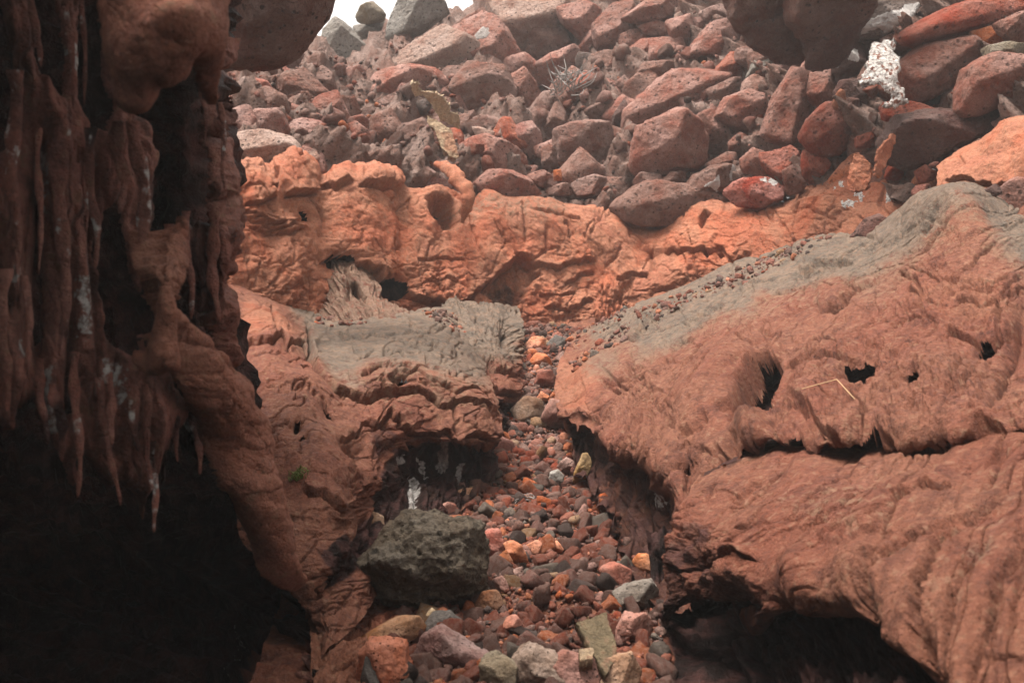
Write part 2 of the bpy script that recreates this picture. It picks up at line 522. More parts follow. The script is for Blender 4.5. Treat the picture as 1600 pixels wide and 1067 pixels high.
def scoria_material(name, per_vertex=False, pit=26.0, bump=1.0):
    """rough vesicular lava block; tint from the object's own colour"""
    t = NT(name)
    tc = t.n('ShaderNodeTexCoord').outputs['Object']
    inf = t.n('ShaderNodeObjectInfo')
    off = t.n('ShaderNodeVectorMath', operation='SCALE')
    off.inputs[0].default_value = (37, 91, 53); t.t.links.new(inf.outputs['Random'], off.inputs['Scale'])
    add = t.n('ShaderNodeVectorMath', {0: tc, 1: off.outputs[0]}, operation='ADD').outputs[0]
    if per_vertex: base = t.n('ShaderNodeAttribute', attribute_name='tint').outputs['Color']
    else: base = inf.outputs['Color']
    n1 = t.noise(add, 3.2, 9, 0.62, 0.3)
    n2 = t.noise(add, 13.0, 8, 0.65)
    n3 = t.noise(add, 70.0, 4, 0.6)
    dark = t.scale_col(base, t.math('ADD', 0.42, 0.0))
    hue = t.n('ShaderNodeHueSaturation', {'Hue': 0.49, 'Saturation': 1.35, 'Value': 0.85, 'Color': base}).outputs[0]
    pale = t.n('ShaderNodeHueSaturation', {'Saturation': 0.8, 'Value': 1.3, 'Color': base}).outputs[0]
    col = t.mix(t.math('MULTIPLY', t.ramp(n1, 0.47, 0.66), 0.75), base, hue)
    col = t.mix(t.math('MULTIPLY', t.ramp(n1, 0.52, 0.36), 0.6), col, pale)
    col = t.mix(t.math('MULTIPLY', t.ramp(n2, 0.55, 0.72), 0.7), col, dark)
    v = t.n('ShaderNodeTexVoronoi', {'Vector': add, 'Scale': pit, 'Randomness': 1.0})
    big = t.ramp(t.math('ADD', v.outputs['Distance'], t.math('MULTIPLY', t.math('SUBTRACT', n2, 0.5), 0.5)), 0.10, 0.26)
    v2 = t.n('ShaderNodeTexVoronoi', {'Vector': add, 'Scale': pit*2.7})
    small = t.ramp(v2.outputs['Distance'], 0.08, 0.30)
    pm = t.ramp(n1, 0.42, 0.58)
    big = t.math('MAXIMUM', big, t.math('MULTIPLY', pm, 0.85)); small = t.math('MAXIMUM', small, t.math('SUBTRACT', 0.7, pm))
    col = t.scale_col(col, t.math('MULTIPLY', t.math('ADD', 0.36, t.math('MULTIPLY', big, 0.64)), t.math('ADD', 0.7, t.math('MULTIPLY', small, 0.3))))  # pits darkened in colour as well, painting their shade
    col = t.scale_col(col, t.math('ADD', 0.40, t.math('MULTIPLY', n3, 1.2)))
    if not per_vertex:
        am = t.n('ShaderNodeAttribute', attribute_name='mask')
        sp = t.n('ShaderNodeSeparateColor', {0: am.outputs['Color']})
        fW = t.ramp(t.math('ADD', sp.outputs[1], t.math('MULTIPLY', t.math('SUBTRACT', n2, 0.5), 1.6)), 0.4, 0.6)
        col = t.mix(fW, col, t.mix(n3, (0.4, 0.36, 0.34), (0.75, 0.71, 0.68)))
    nb = t.bump(n1, 0.16*bump, 0.5)
    nb = t.bump(n2, 0.13*bump, 0.85, nb)
    nb = t.bump(big, 0.03*bump, 0.9, nb)
    nb = t.bump(small, 0.014*bump, 0.8, nb)
    nb = t.bump(n3, 0.012*bump, 0.7, nb)
    b = t.n('ShaderNodeBsdfPrincipled', {'Base Color': col, 'Roughness': 0.9, 'Normal': nb, 'Specular IOR Level': 0.2})
    t.n('ShaderNodeOutputMaterial', {'Surface': b.outputs[0]})
    return t.m

M_wall = skin_material('orange_lava_lining', (0.33, 0.094, 0.048), (0.35, 0.128, 0.072), (0.19, 0.053, 0.031))
M_skin = skin_material('red_lava_skin', (0.175, 0.054, 0.030), (0.195, 0.074, 0.043), (0.085, 0.025, 0.016))
M_hood = skin_material('pale_red_lava_skin', (0.30, 0.112, 0.07), (0.34, 0.15, 0.10), (0.20, 0.068, 0.044))  # red skin lightened in colour to make up for missing light
M_drape = skin_material('dark_red_lava_skin', (0.24, 0.084, 0.058), (0.31, 0.135, 0.10), (0.10, 0.034, 0.026), 0.8, 0.3)
M_scoria = scoria_material('scoria_block', pit=15.0)
M_rubble = scoria_material('scoria_rubble', pit=8.0, bump=.6)
M_gravel = scoria_material('scoria_gravel', pit=8.0, bump=.16)
M_stone = scoria_material('scoria_stone', pit=55.0, bump=0.25)
M_stone_mix = scoria_material('scoria_stone_mixed', per_vertex=True, pit=55.0, bump=0.25)
# ------------------------------------------------------------------ the large structure
def widen(rows, x, k):
    return [list(r) + [(x, r[-1][1], r[-1][2]*k)] for r in rows]

def kdepth(ks, rows):
    return [[(x, y, d*k) for x, y, d in r] for k, r in zip(ks, rows)]

# trench floor (bed under the loose stones)
fl = Sheet([[(770,492,11.2),(930,492,11.2)],
            [(760,530,10.0),(930,530,10.0)],
            [(740,600,8.8),(930,600,8.8)],
            [(690,680,7.4),(985,680,7.4)],
            [(560,760,6.15),(1060,760,6.15)],
            [(460,860,5.0),(1110,860,5.0)],
            [(430,960,4.2),(1180,960,4.2)],
            [(380,1090,3.45),(1240,1090,3.45)],
            [(300,1250,2.85),(1300,1250,2.85)]], step=3.2)
fl.rough(0.05, 0.5, 5); fl.rough(0.02, 0.08, 4, seed=2)
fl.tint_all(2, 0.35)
fl.tint(2, [(1045,880),(1300,880),(1330,1250),(1050,1250)], 12, 1.0)  # dark patch painting the shade below the right lobe
FLOOR = fl
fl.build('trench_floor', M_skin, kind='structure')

# slope behind the blocks
slope_rows = [
 [(60,305,9.1),(320,305,9.9),(420,305,10.2),(520,315,10.8),(620,335,11.3),(720,345,11.8),(820,345,12.1),(920,355,12.1),(1020,375,12.0),(1120,350,11.8),(1220,340,11.4),(1320,310,10.6),(1420,330,9.6),(1520,330,8.6),(1680,330,7.5)],
 [(60,240,9.4),(320,240,10.2),(420,240,10.5),(520,250,11.1),(620,265,11.8),(720,280,12.2),(820,285,12.5),(920,290,12.6),(1020,300,12.4),(1120,290,12.2),(1220,270,11.7),(1320,235,10.9),(1420,240,10.0),(1520,240,9.1),(1680,240,8.0)],
 [(60,170,10.4),(320,170,11.2),(420,170,11.5),(520,185,12.4),(620,195,13.2),(720,205,13.6),(820,210,13.8),(920,210,13.8),(1020,210,13.4),(1120,200,12.9),(1220,180,12.2),(1320,160,11.3),(1420,160,10.4),(1520,160,9.6),(1680,160,8.5)],
 [(60,128,11.6),(310,128,12.4),(420,120,13.2),(510,116,14.7),(600,118,15.7),(720,122,16),(820,122,16),(920,120,15.6),(1020,110,14.8),(1120,100,14),(1220,90,12.8),(1320,80,11.7),(1420,70,10.9),(1520,70,10.1),(1680,70,9.0)],
 [(60,126,12.9),(300,126,13.7),(420,118,14.7),(510,110,17.2),(590,84,18.7),(680,50,19.2),(780,26,19.2),(900,10,18.2),(1020,0,16.7),(1120,-10,15.2),(1220,-20,13.4),(1320,-30,12.2),(1420,-30,11.4),(1520,-30,10.6),(1680,-30,9.6)],
 [(60,128,14.4),(290,128,15.2),(420,120,16.7),(510,110,19.2),(590,82,20.7),(680,46,21.2),(752,22,21.2),(860,-80,21.2),(1000,-120,19.2),(1120,-150,17),(1220,-170,15),(1320,-190,13.6),(1420,-190,12.6),(1520,-190,11.8),(1690,-190,10.8)],
 [(60,140,19.2),(270,140,20),(420,130,22),(510,120,25),(590,95,26),(680,58,27),(752,34,27),(860,-66,27),(1000,-110,26),(1120,-140,24),(1220,-165,22),(1320,-190,20),(1420,-200,19),(1520,-200,18),(1700,-200,17)]]
sl = Sheet(slope_rows, step=3.1)
sl.rough(0.28, 1.1, 5, seed=4); sl.terrace(.12, 50, 20, 1.4, 3.5, 5, 8); sl.rough(0.08, 0.35, 4, ridged=True, seed=6)
sl.bump(860, 112, 42, 52, -1.6, 20, 4)
sl.bump(900, 240, 60, 26, -0.5, 0, 4)
sl.bump(1270, 95, 70, 30, -0.7, 0, 4)
SLOPE_D = sl.d.copy()
def slope_depth(px, py):
    i = np.argmin((sl.px - px)**2 + (sl.py - py)**2 + (sl.d > 21.5)*1e5)
    return float(sl.d.ravel()[i])
sl.mask[..., 2] = 0.25
so_ = sl.build('rubble_slope', M_scoria, kind='structure')
so_.color = (.20, .125, .10, 1)

# orange lining of the far wall
TOP = [(120,262),(330,262),(378,252),(400,262),(425,262),(440,250),(490,254),(500,272),(545,262),(575,275),(605,283),(625,300),(655,302),(690,288),(715,300),(740,312),(765,306),(800,318),(835,312),(870,320),(905,326),(945,331),(985,347),(1020,353),(1060,331),(1100,311),(1140,320),(1200,322),(1260,296),(1300,282),(1330,272),(1380,265),(1410,285),(1460,300)]
def wd(x): return float(np.interp(x, [120,330,380,500,600,700,800,900,1000,1100,1200,1300,1400,1460], [7.6,8.6,8.9,9.7,10.2,10.7,11.0,11.2,11.2,11.0,10.6,10.1,9.5,9.2]))
BOT = [(120,560),(330,545),(378,530),(450,520),(520,510),(600,510),(700,510),(780,512),(830,522),(880,530),(950,520),(1050,482),(1150,446),(1250,412),(1350,380),(1460,355)]
top = [(x, y, wd(x)+0.50) for x, y in TOP]
back = [(x, y+3, wd(x)+0.95) for x, y in TOP]
t18 = [(x, y+10, wd(x)+0.36) for x, y in TOP]
xs = np.linspace(120, 1460, 28)
ty = np.interp(xs, *np.array(TOP).T); by = np.interp(xs, *np.array(BOT).T)
m1 = [(x, a*0.6+b*0.4, wd(x)+0.06) for x, a, b in zip(xs, ty, by)]
m2 = [(x, a*0.25+b*0.75, wd(x)-0.16) for x, a, b in zip(xs, ty, by)]
bt = [(x, b, wd(x)-0.30) for x, b in zip(xs, by)]
bt2 = [(x, b+45, wd(x)-0.42) for x, b in zip(xs, by)]
W = Sheet([back, top, t18, m1, m2, bt, bt2], step=1.05)
gr = sstep(0, 40, W.py - np.interp(W.px, *np.array(TOP).T))
W.rough(0.05, 0.75, 3, seed=1)
W.rough(0.022, 0.25, 3, seed=3)
W.streak(0.012, 26, 84, 6, 2, seed=2)
for cx, cy, rx, ry, h in [(560,350,52,60,.20),(660,360,26,62,.12),(590,290,45,25,.12),(430,290,26,22,.12),(395,285,22,35,.10),
        (775,345,45,40,.16),(850,350,40,42,.14),(920,370,40,45,.13),(860,460,55,45,.12),(680,420,60,50,.10),(1175,375,45,55,.18),
        (1090,380,40,45,.09),(1290,330,45,38,.12),(1010,430,50,50,-.05),(1030,345,30,25,-.10),(740,370,14,70,-.07),(620,360,8,90,-.06),
        (1140,340,12,60,-.05),(1235,330,14,60,-.09),(470,350,25,60,.10),(505,340,10,90,-.07),(440,440,30,60,.12),(400,440,20,70,.06),(1340,300,14,40,-.10)]:
    W.bump(cx, cy, rx, ry, h*.6)
# hollow under the tongue of lava
W.pit([(664,316),(680,304),(705,306),(716,325),(718,350),(705,362),(690,362),(672,345)], 0.32, edge=9, j=3)
W.pit([(806,397),(822,402),(834,412),(846,432),(826,452),(822,474),(800,480),(770,475),(752,452),(768,440),(790,415)], 0.22, edge=6)
W.pit([(975,440),(985,430),(994,434),(990,448),(980,458),(968,478),(962,470)], 0.10, edge=5)
W.pit([(1094,340),(1103,329),(1112,338),(1104,345),(1097,362),(1092,352)], .16, edge=2, j=1.5)
W.pit([(1097,394),(1104,391),(1112,400),(1108,408)], .16, edge=2, j=1.5)
W.pit([(1120,397),(1130,395),(1133,404),(1126,409)], .16, edge=2, j=1.5)
W.hole([(517,400),(530,404),(549,409),(549,417),(540,420),(519,414)], j=2, wl=14, curl=.08, rng=4)
W.hole([(588,446),(612,437),(630,446),(634,461),(612,468),(592,466)], j=2, wl=14, curl=.08, rng=4)
W.hole([(470,330),(478,336),(480,344),(472,342)], j=2, wl=14, curl=.08, rng=4)
W.pit([(415,296),(432,302),(432,296),(438,270),(428,262),(432,290)], 0.08, edge=2, j=2)
W.scarp([(495,410),(519,403),(548,412),(556,421),(584,423),(588,446),(612,437),(634,463),(660,470),(720,480),(740,455),(768,440),(790,418),(806,397)], .10, 70, under=.45)
W.scarp([(806,397),(834,412),(870,420),(905,410),(930,404)], .06, 30)
W.scarp([(640,412),(680,405),(720,412)], .02, 18); W.scarp([(650,445),(690,440),(725,452)], .02, 18)
W.scarp([(880,445),(905,432),(930,425)], .035, 25); W.scarp([(960,440),(990,425),(1015,432)], .04, 25)
W.scarp([(1034,389),(1065,392),(1094,396),(1125,392),(1150,410),(1180,400)], .04, 35)
W.scarp([(1010,458),(1040,448),(1080,436)], .03, 20)
W.scarp([(850,480),(880,487),(905,478),(925,470)], .045, 22); W.scarp([(838,462),(870,466),(900,455)], .03, 18)
W.scarp([(550,295),(570,296),(590,303),(605,300),(612,306)], .10, 40, under=.1, j=3)
W.scarp([(497,290),(512,292),(525,300),(535,293),(545,286)], .07, 30, j=3)
W.scarp([(380,330),(400,344),(420,350),(445,347)], .07, 18); W.scarp([(384,342),(405,355),(440,358),(460,345)], .05, 10)
W.scarp([(388,352),(410,364),(440,368),(470,356)], .04, 10)
W.scarp([(440,308),(465,303),(490,300),(492,296)], .10, 40, j=3, under=.5)
W.scarp([(378,318),(402,318),(428,306)], .08, 40, j=3)
for c in [[(731,318),(735,350),(745,390),(760,430),(752,445)],[(819,317),(819,345),(820,386)],[(853,355),(850,380),(854,410)],
          [(1006,370),(1016,395),(1022,424)],[(819,330),(850,337),(900,350),(920,365)],[(1122,370),(1118,385),(1125,395)],
          [(605,380),(610,395),(618,392)],[(483,430),(487,455),(484,490)],[(450,375),(455,395),(449,420)],[(1066,470),(1090,440),(1095,420)],
          [(945,420),(965,400),(972,378)],[(1260,330),(1300,345),(1330,330)],[(480,300),(500,330),(505,360)],[(730,318),(722,335),(728,352)]]:
    W.crack(c, 2.2, 0.05, 3)
low = sstep(0.45, 0.85, (W.py - np.interp(W.px, *np.array(TOP).T)) / (np.interp(W.px, *np.array(BOT).T) - np.interp(W.px, *np.array(TOP).T)))
W.cracknet(34, 0.05, 0.035, seed=5, sx=1.5, sy=0.75, amount=0.42, region=0.35+0.65*low)
W.cracknet(16, 0.07, 0.016, seed=9, sx=1.7, sy=0.8, amount=0.40, region=low)
W.terrace(.022, 80, 8, 1.5, 2.2, 5, 41, .3+.7*low); W.grooves(.05, 46, 4, 2.2, .045, 4, 43, .3+.7*low, amount=.45); W.grooves(.045, 60, 86, 3, .03, 4, 45, amount=.38)
W.rough(0.006, 0.07, 4, seed=8); W.rough(0.003, 0.035, 3, seed=9, ridged=True)
W.streak(0.05, 5, 80, 9, 2, seed=4, region=W.region([(800,400),(835,412),(845,440),(815,478),(770,470)], 8), ridged=True)
W.streak(0.05, 6, 100, 9, 2, seed=6, region=W.region([(930,440),(985,440),(985,500),(930,500)], 12), ridged=True)
W.streak(0.04, 5, 25, 10, 2, seed=7, region=W.region([(380,330),(470,345),(475,362),(385,365)], 10), ridged=True)
n = 0.55 + 0.35*fbm2(W.px/130, W.py/90, 3, 4)
W.mask[..., 3] = np.clip(n + 0.15, 0, 1)
W.tint(0, [(725,300),(800,312),(850,308),(905,330),(880,345),(820,345),(760,340),(730,350)], 14, 0.42)
W.tint(0, [(530,430),(575,430),(590,500),(515,500)], 14, 0.5)
W.tint(0, [(660,330),(690,320),(716,330),(715,362),(680,362)], 10, 0.4)
W.tint(2, [(770,450),(800,430),(815,450),(800,480),(765,478)], 8, 0.55)
W.tint(2, [(755,440),(768,440),(770,475),(745,460)], 8, 0.6)
for a, b, r in [(1340,300,6),(1345,310,5),(1333,322,5),(1325,326,4),(1316,290,4),(1425,320,10),(1388,310,5),(1308,300,3),(1438,330,6)]:
    W.tint(1, [(a-r,b-r),(a+r,b-r*1.3),(a+r*.8,b+r),(a-r*.7,b+r*1.2)], 3, 1.0, j=4, wl=8)
W.core('wall_core', .34, M_skin)
W.build('orange_rock_wall', M_wall, kind='structure')

# grey spout of lava running from the slot in the wall down onto the left bench
SP = Sheet([[(517,404,10.05),(534,406,9.98),(552,412,9.95),(570,420,10.0),(588,428,10.15)],
  [(516,425,9.72),(532,424,9.62),(550,428,9.6),(570,434,9.66),(590,442,9.85)],
  [(510,455,9.6),(530,455,9.45),(552,455,9.4),(578,458,9.42),(602,464,9.6)],
  [(500,485,9.45),(530,484,9.2),(560,484,9.1),(595,482,9.12),(632,484,9.35)],
  [(488,508,9.2),(530,512,8.85),(565,512,8.75),(610,508,8.8),(668,502,9.1)]], step=.75)
SP.rough(.03, .3, 3, seed=171); SP.streak(.03, 9, 62, 6, 3, seed=172); SP.grooves(.03, 16, 60, 5, .07, 3, 173); SP.rough(.006, .06, 4, seed=174)
SP.crack([(538,412),(546,440),(540,480)], 2.5, .06, 3); SP.pit([(546,440),(556,436),(566,446),(574,462),(560,466),(550,456)], .22, edge=3, j=2)
SP.tint_all(0, .62); SP.tint(3, [(560,465),(600,468),(610,490),(570,490)], 8, .4)
SP.build('lava_spout', M_skin, kind='structure')

# left bench: main lobe
LB = Sheet(kdepth([1,.966,.896,.835,.845,.84,.84,.852,.866,.88,.91], [
 [(338,440,8.7),(385,448,8.9),(430,470,9.1),(500,497,9.4),(560,494,9.6),(640,486,9.8),(700,480,9.9),(728,482,9.9)],
 [(340,452,8.3),(385,462,8.4),(430,484,8.7),(500,510,8.8),(560,508,8.9),(640,505,9.0),(700,510,9.2),(745,530,9.4)],
 [(345,490,7.6),(385,505,7.5),(430,520,7.7),(490,545,7.9),(560,545,8.0),(640,545,8.1),(705,550,8.3),(758,585,8.6)],
 [(350,560,6.8),(400,570,6.7),(440,575,6.8),(500,585,7.0),(570,590,7.15),(640,595,7.25),(715,600,7.5),(770,625,7.9)],
 [(355,640,6.1),(400,645,6.05),(440,645,6.1),(500,640,6.35),(570,632,6.7),(640,632,6.85),(715,640,7.05),(780,657,7.5)],
 [(360,715,5.6),(400,715,5.5),(445,710,5.55),(505,695,5.8),(575,675,6.35),(640,672,6.7),(715,675,6.85),(782,676,7.2)],
 [(368,780,5.2),(410,780,5.1),(455,770,5.15),(515,745,5.4),(580,712,6.15),(640,694,6.68),(715,692,6.82),(781,690,7.15)],
 [(380,850,4.75),(430,850,4.65),(475,835,4.75),(530,800,5.05),(585,752,5.9),(645,712,6.75),(715,705,6.98),(779,698,7.22)],
 [(440,900,4.5),(465,895,4.45),(495,880,4.5),(540,845,4.85),(590,790,5.8),(650,745,6.6),(715,725,7.02),(777,704,7.25)],
 [(485,960,4.35),(495,950,4.35),(510,930,4.4),(555,890,4.8),(605,835,5.5),(660,795,6.1),(715,760,6.65),(776,712,7.2)],
 [(495,1040,3.95),(505,1020,3.95),(530,1000,4.1),(570,950,4.5),(620,890,5.2),(670,840,5.7),(720,800,6.2),(775,740,6.8)]]), step=0.93)
B = LB
up = np.clip(B.N[..., 2], 0, 1)
B.rough(0.035, 0.7, 3, seed=11); B.rough(0.010, 0.2, 4, seed=12)
B.bump(470,640,50,60,.10); B.bump(420,560,30,60,.06); B.bump(500,740,60,50,.10); B.bump(640,620,90,40,.05); B.bump(545,715,22,20,-.09); B.bump(460,690,18,18,-.05)
B.bump(740,650,30,40,.05); B.bump(470,705,5,5,-.12,0,4); B.bump(463,680,5,5,-.06,0,4); B.bump(530,600,40,14,-.04,35)
# long break round the foot of the grey cap, and the ragged shells above the left face
B.scarp([(478,530),(486,560),(500,590),(520,618),(545,625),(575,632),(600,627),(640,622),(652,628)], 0.0363, 45, under=.4, j=3, wl=26)
B.scarp([(600,612),(620,606),(648,600),(665,606),(690,615),(704,625),(712,618),(728,614),(745,622),(760,618)], 0.0167, 35, j=4)
B.scarp([(640,620),(660,628),(685,645),(705,636),(725,640),(748,648),(758,660)], 0.0212, 40, j=4)
B.scarp([(372,535),(395,540),(420,545),(430,535),(445,545),(458,540),(470,535),(480,552),(492,560)], 0.0302, 50, j=5, under=.35)
B.scarp([(570,655),(590,664),(610,652),(640,675),(665,680),(690,676),(715,688),(740,680),(760,690),(780,684)], 0.0302, 28, j=5, under=.5)
B.scarp([(520,700),(545,690),(560,668),(585,660)], 0.0151, 25); B.scarp([(470,780),(500,785),(530,800),(560,770),(590,745)], 0.0242, 40, j=6)
B.scarp([(420,490),(430,515),(445,530)], 0.0091, 20)
B.scarp([(560,560),(600,548),(640,560)], 0.0060, 22); B.scarp([(520,520),(560,530),(610,525)], 0.0066, 18); B.scarp([(640,540),(680,548),(710,565)], 0.0060, 16); B.scarp([(560,600),(590,590),(640,596)],.02,15)
B.crack([(478,505),(483,545),(492,565)], 2.5, 0.0900, 3); B.crack([(420,480),(424,505),(426,540)], 2, 0.0500, 3)
B.crack([(480,555),(500,590),(522,620),(550,628),(580,634)], 3, 0.0900, 3); B.crack([(640,560),(660,552),(690,540)], 1.8, 0.0300, 3); B.crack([(600,530),(640,520),(690,522)], 1.8, 0.0300, 3)
B.crack([(690,560),(705,585),(700,600)], 1.8, 0.0300, 3); B.crack([(700,632),(708,660),(710,690)], 3, 0.0600)
face = 1 - sstep(0.25, 0.6, up)
B.streak(0.004, 16, 20, 5, 3, seed=14, region=sstep(.3, .7, up))
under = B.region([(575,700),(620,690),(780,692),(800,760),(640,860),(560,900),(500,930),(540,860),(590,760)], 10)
B.streak(0.05, 20, 84, 5, 2, seed=16, region=under); B.rough(.015, .12, 3, seed=18, region=under)
B.cracknet(34, .045, .020, seed=21, sx=1.5, sy=.7, amount=.33, region=face*(1-under))
B.cracknet(44, .035, .016, seed=27, sx=1.6, sy=.7, amount=.36, region=1-face)
B.terrace(.012, 110, 12, 1.5, 1.4, 4, 61, 1-under); B.grooves(.035, 60, 10, 2.0, .028, 4, 63, (1-under), amount=.36)
B.terrace(.018, 70, 20, 1.4, 1.6, 5, 65, face*(1-under)); B.grooves(.03, 22, 86, 3, .07, 3, 67, under, amount=.6)
B.rough(0.004, 0.07, 4, seed=13); B.rough(0.004, 0.035, 4, seed=15, region=face*.8+0.15)
brd = fbm2(B.px/55, B.py/30, 4, 3)
B.mask[..., 0] = np.clip(sstep(0.30, 0.60, up + 0.10*brd) * sstep(672, 535, B.py + 34*brd) * sstep(432, 480, B.px+0.4*(B.py-480)*-1 + 20*brd), 0, 1)
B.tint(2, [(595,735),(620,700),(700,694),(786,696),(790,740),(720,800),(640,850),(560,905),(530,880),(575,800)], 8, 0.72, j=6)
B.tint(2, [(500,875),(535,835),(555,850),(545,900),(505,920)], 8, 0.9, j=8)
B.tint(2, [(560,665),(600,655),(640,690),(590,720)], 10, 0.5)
B.tint(3, [(370,470),(430,480),(470,530),(430,540),(372,530)], 14, 0.55); B.tint(3, [(600,580),(740,580),(770,640),(650,620)], 20, 0.35)
for a in [[(690,690),(702,692),(700,730),(686,745),(684,720)],[(640,740),(650,742),(655,770),(648,800),(640,790)],[(715,725),(724,722),(720,755),(714,755)],[(622,715),(634,712),(632,730),(624,735)],[(655,715),(664,720),(672,742),(666,745)]]:
    B.tint(1, a, 5, 0.95, j=5, wl=10)
B.hole([(464,700),(470,697),(476,702),(474,710),(466,709)], j=1.5, curl=.03, rng=3); B.hole([(459,676),(464,674),(467,681),(461,684)], j=1, curl=.02, rng=3); B.hole([(608,612),(628,609),(634,614),(620,620)], j=2, curl=.03, rng=3)
B.hole([(500,652),(512,655),(520,664),(508,664)], j=2, curl=.03, rng=3)
B.core('left_bench_core', .16, M_skin, 4, .6, where=(B.px < 650) & (B.px > 400) & (B.py > 560) & (B.py < 730))
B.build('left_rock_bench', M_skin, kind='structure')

# second lobe behind it
B2 = Sheet(kdepth([1,1,.98,.95,.92,.90,.90], [[(690,474,10.3),(750,472,10.4),(790,476,10.4),(806,486,10.5)],
  [(690,490,9.7),(745,488,9.8),(785,490,9.8),(814,505,9.9)],
  [(700,540,8.9),(750,530,9.0),(792,535,9.2),(816,545,9.6)],
  [(715,590,8.4),(760,575,8.5),(796,580,8.8),(812,585,9.2)],
  [(735,640,8.0),(770,620,8.1),(795,615,8.5),(808,618,9.0)],
  [(750,680,7.9),(776,650,8.15),(795,640,8.6),(808,640,9.1)],
  [(752,720,7.5),(778,690,7.8),(795,670,8.3),(808,662,8.8)]]), step=0.8)
B2.rough(0.03, 0.4, 3, seed=31); B2.rough(.006,.1,4,seed=32); B2.terrace(.018, 40, 30, 1.8, 3.2, 5, 35); B2.grooves(.03, 26, 60, 3, .06, 3, 37)
B2.bump(795,515,12,26,-.12,-10); B2.pit([(788,516),(800,512),(806,540),(800,556),(793,540)], 0.1250, edge=4)
B2.scarp([(738,566),(755,570),(775,580),(795,578),(806,590)], 0.0300, 30); B2.scarp([(750,600),(770,612),(790,612),(806,622)], 0.0600, 30, under=.6)
B2.crack([(755,500),(765,520),(760,540)], 2, 0.0200); B2.cracknet(24, .05, .03, seed=33, amount=.4)
B2.mask[..., 0] = sstep(.3, .65, B2.N[..., 2] + .15*fbm2(B2.px/30, B2.py/30, 3)) * sstep(600, 545, B2.py)
B2.tint(2, [(750,625),(775,618),(812,625),(815,670),(750,730)], 10, .8)
B2.build('left_rock_bench_lobe', M_skin, kind='structure')

# right bench with its grey back and hanging skin
RB = Sheet(widen(kdepth([1,1,.98,.95,.905,.86,.805,.815,.83,.85,.865], [
 [(905,524,10.9),(950,503,10.7),(1010,478,10.4),(1100,440,10.2),(1200,404,9.9),(1270,384,9.6),(1350,366,9.2),(1400,343,8.9),(1440,318,8.5),(1500,312,8.1),(1550,322,7.8),(1620,342,7.5),(1720,342,7.2)],
 [(898,520,9.9),(950,497,9.7),(1005,474,9.5),(1100,435,9.3),(1200,398,9.0),(1270,376,8.7),(1350,362,8.3),(1400,338,8.0),(1440,309,7.6),(1500,303,7.2),(1550,315,6.9),(1620,335,6.6),(1720,335,6.3)],
 [(882,550,9.4),(940,527,9.1),(1000,503,8.9),(1090,468,8.6),(1190,438,8.3),(1270,413,8.0),(1350,393,7.6),(1405,368,7.2),(1450,340,6.9),(1510,338,6.5),(1560,350,6.3),(1620,365,6.1),(1725,370,5.8)],
 [(869,588,8.8),(925,572,8.5),(985,552,8.2),(1070,522,7.8),(1170,497,7.4),(1260,477,7.0),(1350,457,6.6),(1420,447,6.2),(1480,440,5.9),(1540,440,5.6),(1600,447,5.4),(1650,455,5.3),(1730,465,5.1)],
 [(867,622,8.5),(912,622,8.0),(965,608,7.6),(1040,588,7.1),(1130,568,6.7),(1220,553,6.3),(1320,540,5.9),(1400,535,5.6),(1470,530,5.3),(1540,530,5.0),(1600,530,4.8),(1660,540,4.7),(1735,550,4.6)],
 [(872,642,8.3),(920,652,7.8),(960,662,7.2),(1030,660,6.6),(1110,650,6.1),(1200,635,5.75),(1300,620,5.4),(1390,612,5.1),(1470,605,4.8),(1540,602,4.6),(1600,600,4.4),(1660,605,4.3),(1740,610,4.2)],
 [(878,652,8.3),(926,668,7.7),(956,705,6.9),(1005,722,6.35),(1040,745,6.0),(1064,800,5.55),(1082,862,5.15),(1108,800,5.2),(1150,722,5.45),(1270,700,5.08),(1380,705,4.75),(1460,705,4.5),(1540,690,4.3),(1600,662,4.15),(1660,648,4.1),(1740,648,4.0)],
 [(881,660,8.5),(928,684,8.0),(958,730,7.15),(1003,750,6.5),(1036,778,6.2),(1060,830,5.75),(1080,880,5.3),(1110,822,5.35),(1145,745,5.6),(1270,697,5.55),(1330,706,5.4),(1380,694,5.2),(1430,712,5.05),(1460,698,4.95),(1500,702,4.85),(1540,686,4.75),(1600,658,4.6),(1660,656,4.5),(1740,660,4.3)],
 [(886,672,8.4),(934,712,7.8),(965,770,6.85),(1003,800,6.3),(1032,825,6.1),(1056,865,5.6),(1078,900,5.25),(1110,845,5.45),(1140,775,5.75),(1270,725,5.6),(1380,720,5.2),(1460,715,5.0),(1540,705,4.8),(1600,675,4.6),(1660,670,4.6),(1740,670,4.5)],
 [(895,695,7.9),(942,750,7.1),(975,815,6.3),(1005,845,5.9),(1030,870,5.6),(1052,900,5.3),(1075,930,5.05),(1110,880,5.3),(1140,810,5.6),(1270,760,5.6),(1380,750,5.2),(1460,740,5.0),(1540,730,4.8),(1600,705,4.6),(1660,700,4.6),(1740,700,4.5)],
 [(902,735,7.0),(950,800,6.1),(985,880,5.3),(1020,930,4.85),(1050,950,4.7),(1130,900,5.0),(1270,860,5.0),(1380,850,4.8),(1460,840,4.7),(1540,830,4.6),(1600,805,4.5),(1660,800,4.5),(1740,800,4.4)]]), 2050, .86), step=1.22)
R = RB
up = np.clip(R.N[..., 2], 0, 1)
fb = (R.px + 1.7*(R.py-420) - .00241*(R.py-420)**2)*.62; fa = R.py*1.25; FL = (fa, fb)
R.rough(0.035, 0.8, 3, seed=41); R.rough(0.008, 0.2, 4, seed=42)
lowpart = R.region([(880,650),(925,665),(950,700),(1000,722),(1045,755),(1070,850),(1085,870),(1080,960),(900,800)], 10)
